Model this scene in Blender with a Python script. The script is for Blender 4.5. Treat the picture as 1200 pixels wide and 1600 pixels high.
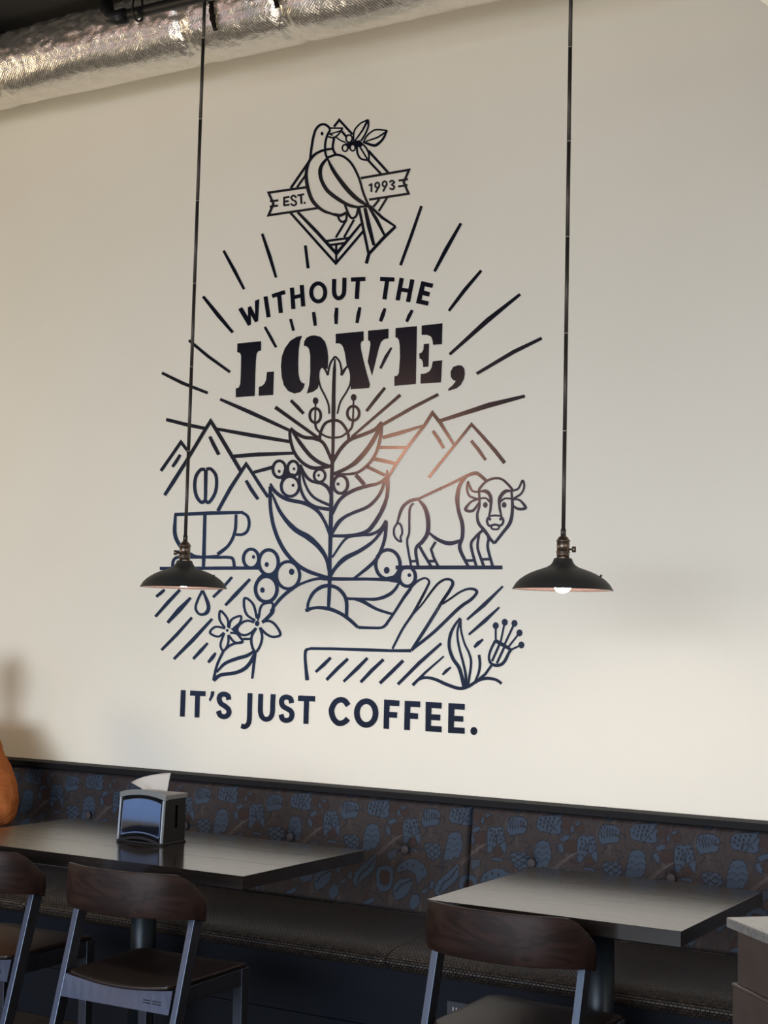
import bpy, bmesh, math, random
import numpy as np
from mathutils import Vector, Matrix, noise
for o in list(bpy.data.objects): bpy.data.objects.remove(o)
SC = bpy.context.scene
COL = SC.collection
R = math.radians

# ---------------------------------------------------------------- camera
EYE = Vector((0, 0, 1.5)); FPX = 2291.47
FW = Vector((-0.50277648, 0.86022673, 0.08500464))
RT = Vector((0.86414374, 0.50265172, 0.0244305))
UP = Vector((0.02171196, -0.08573931, 0.996081))
cam = bpy.data.cameras.new('camera'); cob = bpy.data.objects.new('camera', cam); COL.objects.link(cob)
cob.matrix_world = Matrix(((RT.x, UP.x, -FW.x, EYE.x), (RT.y, UP.y, -FW.y, EYE.y), (RT.z, UP.z, -FW.z, EYE.z), (0, 0, 0, 1)))
cam.sensor_fit = 'HORIZONTAL'; cam.sensor_width = 36; cam.lens = FPX / 1200 * 36
cam.clip_start = 0.05; cam.clip_end = 100
SC.camera = cob

# ---------------------------------------------------------------- world, lights, exposure
w = bpy.data.worlds.new('world'); SC.world = w; w.use_nodes = True
bg = w.node_tree.nodes['Background']; bg.inputs[0].default_value = (1.0, 0.86, 0.70, 1); bg.inputs[1].default_value = 0.28
SC.view_settings.view_transform = 'Standard'; SC.view_settings.look = 'None'
SC.view_settings.exposure = 0.0; SC.view_settings.gamma = 1.0; SC.view_settings.use_curve_mapping = False

def area(name, loc, target, sx, sy, power, color, spread=180, label=None):
    l = bpy.data.lights.new(name, 'AREA'); l.shape = 'RECTANGLE'; l.size = sx; l.size_y = sy
    l.energy = power; l.color = color; l.spread = R(spread)
    o = bpy.data.objects.new(name, l); COL.objects.link(o); o.location = loc
    o.rotation_euler = (Vector(target) - Vector(loc)).to_track_quat('-Z', 'Y').to_euler()
    return o
# daylight through the shop front behind the camera; downward sky light
area('window_daylight', (-2.2, -5.0, 1.9), (-2.5, 5.1, 0.35), 8.5, 2.6, 112, (0.80, 0.89, 1.0), 54)
area('window_left_daylight', (-8.8, -4.5, 1.85), (-2.6, 4.2, 0.7), 5.8, 2.7, 5.6, (0.13, 0.38, 1.0), 56)
area('warm_lamp_far', (-8.9, -6.0, 3.72), (-2.1, 5.1, 2.2), 1.0, 0.5, 6.5, (1.0, 0.50, 0.32), 60)
area('duct_fill_light', (-3.4, 0.9, 0.50), (-3.4, 4.2, 4.1), 5.0, 1.6, 12, (1.0, 0.90, 0.76), 36)  # added unseen light, no case built; puts a warm streak on the duct
# warm ceiling track light
area('ceiling_light_warm', (-3.4, 2.4, 4.27), (-3.2, 5.1, 1.6), 4.0, 0.25, 1.2, (1.0, 0.74, 0.48), 160)
area('warm_fill_left', (-9.3, 2.5, 3.0), (-4.6, 5.1, 2.0), 0.6, 1.0, 26, (1.0, 0.80, 0.54), 90)  # added fill, no ceiling fixture here; warms the left of the wall
area('side_window_daylight', (3.2, 2.2, 1.3), (-1.6, 5.1, 0.7), 1.6, 1.6, 22, (1.0, 0.90, 0.86), 100)

# ---------------------------------------------------------------- helpers
def tag(o, label=None, cat=None, group=None, kind=None):
    if label: o['label'] = label
    if cat: o['category'] = cat
    if group: o['group'] = group
    if kind: o['kind'] = kind
    return o

def link(name, me, mat=None, parent=None):
    o = bpy.data.objects.new(name, me); COL.objects.link(o)
    if mat:
        me.materials.clear()
        for m in (mat if isinstance(mat, (list, tuple)) else [mat]): me.materials.append(m)
    if parent: o.parent = parent
    return o

def empty(name, loc, rz=0.0):
    o = bpy.data.objects.new(name, None); COL.objects.link(o); o.location = loc; o.rotation_euler = (0, 0, rz)
    o.empty_display_size = 0.1
    return o

def bm_obj(name, bm, mat, parent=None, smooth=False, bevel=0, seg=2):
    bmesh.ops.recalc_face_normals(bm, faces=bm.faces)
    me = bpy.data.meshes.new(name); bm.to_mesh(me); bm.free()
    if smooth:
        me.shade_smooth()
    o = link(name, me, mat, parent)
    if bevel:
        b = o.modifiers.new('bevel', 'BEVEL'); b.width = bevel; b.segments = seg; b.limit_method = 'ANGLE'; b.angle_limit = R(35)
        b.harden_normals = False
    return o

def box(bm, c, s, rot=None):
    r = bmesh.ops.create_cube(bm, size=1.0)
    M = Matrix.Translation(Vector(c)) @ (rot.to_4x4() if rot else Matrix.Identity(4)) @ Matrix.Diagonal((s[0], s[1], s[2], 1))
    bmesh.ops.transform(bm, matrix=M, verts=r['verts'])
    return r['verts']

def hexa(bm, lo, hi):
    # prism between two 4-point loops
    a = [bm.verts.new(p) for p in lo]; b = [bm.verts.new(p) for p in hi]
    bm.faces.new(a[::-1]); bm.faces.new(b)
    n = len(a)
    for i in range(n): bm.faces.new((a[i], a[(i + 1) % n], b[(i + 1) % n], b[i]))

def tube(bm, pts, r, n=12, cap=True):
    pts = [Vector(p) for p in pts]; rings = []
    rr = r if isinstance(r, (list, tuple)) else [r] * len(pts)
    u = None
    for i, p in enumerate(pts):
        t = (pts[min(i + 1, len(pts) - 1)] - pts[max(i - 1, 0)]).normalized()
        if u is None: u = t.orthogonal().normalized()
        else: u = (u - t * u.dot(t)).normalized()
        v = t.cross(u)
        rings.append([bm.verts.new(p + (u * math.cos(2 * math.pi * k / n) + v * math.sin(2 * math.pi * k / n)) * rr[i]) for k in range(n)])
    for a, b in zip(rings, rings[1:]):
        for k in range(n): bm.faces.new((a[k], a[(k + 1) % n], b[(k + 1) % n], b[k]))
    if cap: bm.faces.new(rings[0][::-1]); bm.faces.new(rings[-1])

def lathe(bm, prof, n=48, closed_ends=False):
    rings = []
    for r_, z in prof:
        if r_ < 1e-6: rings.append([bm.verts.new((0, 0, z))])
        else: rings.append([bm.verts.new((r_ * math.cos(2 * math.pi * k / n), r_ * math.sin(2 * math.pi * k / n), z)) for k in range(n)])
    for a, b in zip(rings, rings[1:]):
        for k in range(n):
            k2 = (k + 1) % n
            if len(a) == 1 and len(b) == 1: continue
            if len(a) == 1: bm.faces.new((a[0], b[k2], b[k]))
            elif len(b) == 1: bm.faces.new((a[k], a[k2], b[0]))
            else: bm.faces.new((a[k], a[k2], b[k2], b[k]))

def copy_tree(o, parent=None):
    c = o.copy(); COL.objects.link(c)
    if parent: c.parent = parent
    for ch in KIDS.get(o.name, []): pass
    for ch in [x for x in list(bpy.data.objects) if x.parent == o]: copy_tree(ch, c)
    return c
KIDS = {}

# ---------------------------------------------------------------- materials
def mat(name, color, rough=0.5, metal=0.0, spec=0.5, emit=None, estr=0):
    m = bpy.data.materials.new(name); m.use_nodes = True
    b = m.node_tree.nodes['Principled BSDF']
    b.inputs['Base Color'].default_value = (*color, 1); b.inputs['Roughness'].default_value = rough
    b.inputs['Metallic'].default_value = metal; b.inputs['Specular IOR Level'].default_value = spec
    if emit: b.inputs['Emission Color'].default_value = (*emit, 1); b.inputs['Emission Strength'].default_value = estr
    return m
class NT:
    def __init__(s, m): s.m = m; s.t = m.node_tree; s.b = s.t.nodes['Principled BSDF']
    def n(s, typ, **kw):
        x = s.t.nodes.new(typ)
        for k, v in kw.items():
            if k in x.inputs.keys(): x.inputs[k].default_value = v
            else: setattr(x, k, v)
        return x
    def l(s, a, b): s.t.links.new(a, b)
    def coord(s, scale=(1, 1, 1), kind='Object'):
        c = s.n('ShaderNodeTexCoord'); mp = s.n('ShaderNodeMapping'); mp.inputs['Scale'].default_value = scale
        s.l(c.outputs[kind], mp.inputs['Vector']); return mp.outputs[0]
    def noise(s, vec, scale, detail=4, rough=0.55, dist=0):
        x = s.n('ShaderNodeTexNoise'); x.inputs['Scale'].default_value = scale; x.inputs['Detail'].default_value = detail
        x.inputs['Roughness'].default_value = rough; x.inputs['Distortion'].default_value = dist; s.l(vec, x.inputs['Vector']); return x.outputs['Fac']
    def ramp(s, fac, stops):
        x = s.n('ShaderNodeValToRGB'); cr = x.color_ramp
        while len(cr.elements) < len(stops): cr.elements.new(0.5)
        for e, (p, c) in zip(cr.elements, stops): e.position = p; e.color = (*c, 1)
        s.l(fac, x.inputs[0]); return x.outputs[0]
    def bump(s, h, strength=0.3, dist=0.01):
        x = s.n('ShaderNodeBump'); x.inputs['Strength'].default_value = strength; x.inputs['Distance'].default_value = dist
        s.l(h, x.inputs['Height']); s.l(x.outputs[0], s.b.inputs['Normal'])

def wood(name, dark, light, rough=0.4, scale=(1, 8, 8), nscale=6, grain=0.5, spec=0.5):
    m = mat(name, light, rough, spec=spec); t = NT(m)
    v = t.coord(scale)
    n1 = t.noise(v, nscale, 5, 0.6, 1.2)
    c = t.ramp(n1, [(0.30, dark), (0.5, tuple((a + b) / 2 for a, b in zip(dark, light))), (0.70, light)])
    t.l(c, t.b.inputs['Base Color']); t.bump(n1, 0.12 * grain, 0.002)
    return m

M_WALL = mat('wall_paint', (0.80, 0.745, 0.66), 0.62, spec=0.3)
t = NT(M_WALL); v = t.coord((1, 1, 1)); f = t.noise(v, 1.3, 3, 0.6)
t.l(t.ramp(f, [(0.3, (0.755, 0.715, 0.61)), (0.7, (0.78, 0.742, 0.64))]), t.b.inputs['Base Color'])
f2 = t.noise(t.coord((6, 1, 0.25)), 1.2, 2, 0.5); t.bump(f2, 0.10, 0.01)
M_VINYL = mat('navy_vinyl', (0.005, 0.0065, 0.014), 0.14, spec=0.5)
t = NT(M_VINYL); f = t.noise(t.coord((1, 1, 1)), 260, 3, 0.6); t.bump(f, 0.05, 0.0004)
M_CEIL = mat('ceiling_paint', (0.035, 0.033, 0.03), 0.8)
M_FLOOR = wood('floor_boards', (0.035, 0.028, 0.024), (0.075, 0.06, 0.05), 0.45, (6, 0.7, 1), 4)
M_TABLE = wood('table_stained_wood', (0.010, 0.008, 0.007), (0.024, 0.020, 0.017), 0.14, (0.9, 14, 14), 5, 1.0, spec=1.0)
M_TEDGE = wood('table_edge_wood', (0.005, 0.0045, 0.0045), (0.010, 0.009, 0.0085), 0.6, (1, 10, 10), 5, spec=0.03)
M_WALNUT = mat('walnut_veneer', (0.03, 0.012, 0.008), 0.52, spec=0.22)
t = NT(M_WALNUT); v = t.coord((1.0, 1.6, 3.2)); f = t.noise(v, 3.0, 3, 0.5, 0.8)
ml = t.n('ShaderNodeMath'); ml.operation = 'MULTIPLY'; ml.inputs[1].default_value = 34; t.l(f, ml.inputs[0])
sn = t.n('ShaderNodeMath'); sn.operation = 'SINE'; t.l(ml.outputs[0], sn.inputs[0])
fi = t.noise(t.coord((3, 3, 60)), 8, 4, 0.6); mx = t.n('ShaderNodeMath'); mx.operation = 'MULTIPLY_ADD'; mx.inputs[1].default_value = 0.25
t.l(sn.outputs[0], mx.inputs[0]); t.l(fi, mx.inputs[2])
t.l(t.ramp(mx.outputs[0], [(0.15, (0.011, 0.0052, 0.0040)), (0.5, (0.019, 0.0088, 0.0066)), (0.85, (0.029, 0.0135, 0.0098))]), t.b.inputs['Base Color'])
M_SEATW = wood('walnut_seat', (0.010, 0.006, 0.004), (0.028, 0.016, 0.012), 0.34, (6, 1, 1), 4, 1.0)
M_FRAME = wood('stained_frame', (0.016, 0.013, 0.014), (0.030, 0.026, 0.028), 0.36, (12, 12, 1.5), 5, 0.5, spec=0.9)
M_FRAME.node_tree.nodes['Principled BSDF'].inputs['IOR'].default_value = 1.6; M_FRAME.node_tree.nodes['Principled BSDF'].inputs['Specular Tint'].default_value = (0.55, 0.74, 1.0, 1)  # blue sheen of daylight put into the specular tint
M_IRON = mat('black_iron', (0.018, 0.018, 0.019), 0.45, 0.6)
M_STEM = mat('table_column', (0.011, 0.016, 0.021), 0.42, 0.5)
M_BASE = mat('bench_base_panel', (0.0045, 0.006, 0.010), 0.6, spec=0.12)
M_RAIL = mat('bench_rail', (0.010, 0.010, 0.011), 0.6, spec=0.10)
M_SHADE = mat('shade_black', (0.021, 0.020, 0.019), 0.52, spec=0.4)
M_ENAMEL = mat('shade_enamel', (0.075, 0.052, 0.044), 0.4)
M_BRASS = mat('aged_bronze', (0.17, 0.13, 0.10), 0.36, 0.9)
M_ROD = mat('rod_iron', (0.055, 0.048, 0.042), 0.42, 0.5)
M_RING = mat('rod_joint', (0.45, 0.40, 0.33), 0.4, 0.5)
M_BULB = mat('bulb_glow', (1, 0.95, 0.85), 0.3, emit=(1.0, 0.85, 0.77), estr=190)
M_FIL = mat('bulb_filament', (1, 0.9, 0.7), 0.3, emit=(1.0, 0.80, 0.55), estr=60)
M_GLASS = mat('bulb_glass', (1, 1, 1), 0.05); M_GLASS.node_tree.nodes['Principled BSDF'].inputs['Transmission Weight'].default_value = 1
M_CHROME = mat('chrome', (0.62, 0.66, 0.72), 0.10, 1.0)
M_BPLAST = mat('black_plastic', (0.014, 0.013, 0.013), 0.45, spec=0.2)
M_GPLAST = mat('grey_plastic', (0.16, 0.165, 0.16), 0.45)
M_PLATE = mat('dispenser_window', (0.012, 0.018, 0.030), 0.07); M_PLATE.node_tree.nodes['Principled BSDF'].inputs['IOR'].default_value = 4.6
M_CLEAR = mat('clear_edge', (0.34, 0.38, 0.42), 0.15, spec=0.8)
M_PAPER = mat('napkin_paper', (0.86, 0.82, 0.77), 0.9, spec=0.1)
M_STONE = mat('counter_stone', (0.42, 0.38, 0.33), 0.16, spec=1.0)
t = NT(M_STONE); f = t.noise(t.coord((1, 1, 1)), 60, 6, 0.7)
t.l(t.ramp(f, [(0.35, (0.15, 0.145, 0.14)), (0.6, (0.24, 0.225, 0.205)), (0.75, (0.33, 0.305, 0.27))]), t.b.inputs['Base Color'])
M_COUNTER = mat('counter_laminate', (0.088, 0.066, 0.058), 0.5)
t = NT(M_COUNTER); f = t.noise(t.coord((1, 1, 1)), 14, 4, 0.6)
t.l(t.ramp(f, [(0.35, (0.050, 0.036, 0.031)), (0.7, (0.064, 0.047, 0.040))]), t.b.inputs['Base Color'])
M_ORANGE = mat('orange_cloth', (0.34, 0.105, 0.030), 0.85, spec=0.08)
t = NT(M_ORANGE); f = t.noise(t.coord((1, 1, 1)), 9, 4, 0.6, 0.6); t.bump(f, 0.8, 0.03)
M_SKIN = mat('skin', (0.48, 0.27, 0.19), 0.55)
M_HAIR = mat('hair', (0.03, 0.02, 0.014), 0.6)
M_JEANS = mat('dark_trousers', (0.02, 0.024, 0.035), 0.8)
M_EYE = mat('eye', (0.05, 0.04, 0.035), 0.2)
M_CREAM = mat('cream_shade', (0.85, 0.80, 0.66), 0.6, emit=(1.0, 0.9, 0.7), estr=0.25)
M_WHITEP = mat('outlet_plastic', (0.02, 0.022, 0.026), 0.4)
M_PRONG = mat('outlet_prong', (0.5, 0.5, 0.5), 0.4)

M_FOIL = mat('foil_jacket', (0.60, 0.56, 0.51), 0.26, 0.92)
t = NT(M_FOIL)
v = t.coord((1, 1, 1)); n1 = t.noise(v, 18, 5, 0.65, 0.8); n2 = t.noise(v, 70, 3, 0.5)
vo = t.n('ShaderNodeTexVoronoi'); vo.inputs['Scale'].default_value = 14; vo.feature = 'DISTANCE_TO_EDGE'
t.l(v, vo.inputs['Vector'])
ad = t.n('ShaderNodeMath'); ad.operation = 'MULTIPLY_ADD'; ad.inputs[1].default_value = 0.35
t.l(n2, ad.inputs[0]); t.l(n1, ad.inputs[2])
wv = []
for rx in (1, -1):
    x_ = t.n('ShaderNodeVectorMath'); x_.operation = 'DOT_PRODUCT'; x_.inputs[1].default_value = (220, 0, 300 * rx); t.l(v, x_.inputs[0])
    y_ = t.n('ShaderNodeMath'); y_.operation = 'SINE'; t.l(x_.outputs['Value'], y_.inputs[0])
    z_ = t.n('ShaderNodeMath'); z_.operation = 'POWER'; z_.inputs[1].default_value = 8; t.l(y_.outputs[0], z_.inputs[0]); wv.append(z_)
sm = t.n('ShaderNodeMath'); sm.operation = 'MAXIMUM'; t.l(wv[0].outputs[0], sm.inputs[0]); t.l(wv[1].outputs[0], sm.inputs[1])
s2 = t.n('ShaderNodeMath'); s2.operation = 'MULTIPLY_ADD'; s2.inputs[1].default_value = 0.10; t.l(sm.outputs[0], s2.inputs[0]); t.l(ad.outputs[0], s2.inputs[2])
t.bump(s2.outputs[0], 0.34, 0.010)
t.l(t.ramp(n1, [(0.3, (0.76, 0.72, 0.65)), (0.7, (0.90, 0.86, 0.79))]), t.b.inputs['Base Color'])
M_TAPE = mat('foil_tape', (0.30, 0.28, 0.26), 0.22, 1.0)
t = NT(M_TAPE); t.bump(t.noise(t.coord((1, 1, 1)), 40, 4, 0.6), 0.8, 0.01)

# woven vinyl of the seat
M_WEAVE = mat('woven_vinyl', (0.024, 0.021, 0.020), 0.42, spec=0.35)
t = NT(M_WEAVE)
c = t.n('ShaderNodeUVMap'); br = t.n('ShaderNodeTexBrick'); t.l(c.outputs[0], br.inputs['Vector'])
br.inputs['Scale'].default_value = 1.0; br.inputs['Mortar Size'].default_value = 0.0016; br.inputs['Mortar Smooth'].default_value = 1.0
br.inputs['Brick Width'].default_value = 0.014; br.inputs['Row Height'].default_value = 0.009
t.bump(br.outputs['Fac'], 1.0, 0.008); [setattr(n_, 'invert', True) for n_ in M_WEAVE.node_tree.nodes if n_.type == 'BUMP']
br.inputs['Color1'].default_value = (0.044, 0.031, 0.024, 1); br.inputs['Color2'].default_value = (0.018, 0.015, 0.013, 1); br.inputs['Mortar'].default_value = (0.002, 0.002, 0.002, 1)
t.l(br.outputs['Color'], t.b.inputs['Base Color'])

# jacquard, pattern held per point
M_JACQ = mat('jacquard', (0.05, 0.05, 0.05), 0.8, spec=0.25)
t = NT(M_JACQ); at = t.n('ShaderNodeAttribute'); at.attribute_name = 'weave'; t.l(at.outputs['Color'], t.b.inputs['Base Color'])
t.bump(t.noise(t.coord((1, 1, 1)), 500, 2, 0.5), 0.3, 0.001)

# ---------------------------------------------------------------- photograph rays onto real planes
def ray(x, y): return FW + RT * ((float(x) - 600) / FPX) - UP * ((float(y) - 800) / FPX)
def on_y(x, y, Y):
    d = ray(x, y); return EYE + d * (Y / d.y)

# ---------------------------------------------------------------- the room
WY = 5.10
bm = bmesh.new(); box(bm, (-3, WY + 0.1, 2.4), (14, 0.2, 4.8)); tag(bm_obj('wall_back', bm, M_WALL), kind='structure')
bm = bmesh.new(); box(bm, (-3, -0.5, -0.05), (14, 11.4, 0.1)); tag(bm_obj('floor', bm, M_FLOOR), kind='structure')
bm = bmesh.new(); box(bm, (-3, 1.5, 4.42), (14, 7.4, 0.1)); tag(bm_obj('ceiling', bm, M_CEIL), kind='structure')
bm = bmesh.new(); box(bm, (-10.1, 1.5, 2.4), (0.2, 7.0, 4.8)); tag(bm_obj('wall_left', bm, M_WALL), kind='structure')
for i in range(8):          # steel joists under the deck
    x = -8.6 + i * 1.15
    bm = bmesh.new(); box(bm, (x, 1.5, 4.365), (0.08, 7.0, 0.010)); box(bm, (x, 1.5, 4.335), (0.010, 7.0, 0.052)); box(bm, (x, 1.5, 4.305), (0.08, 7.0, 0.010))
    tag(bm_obj('trim_%d' % (i + 1), bm, M_CEIL), kind='structure')

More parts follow.
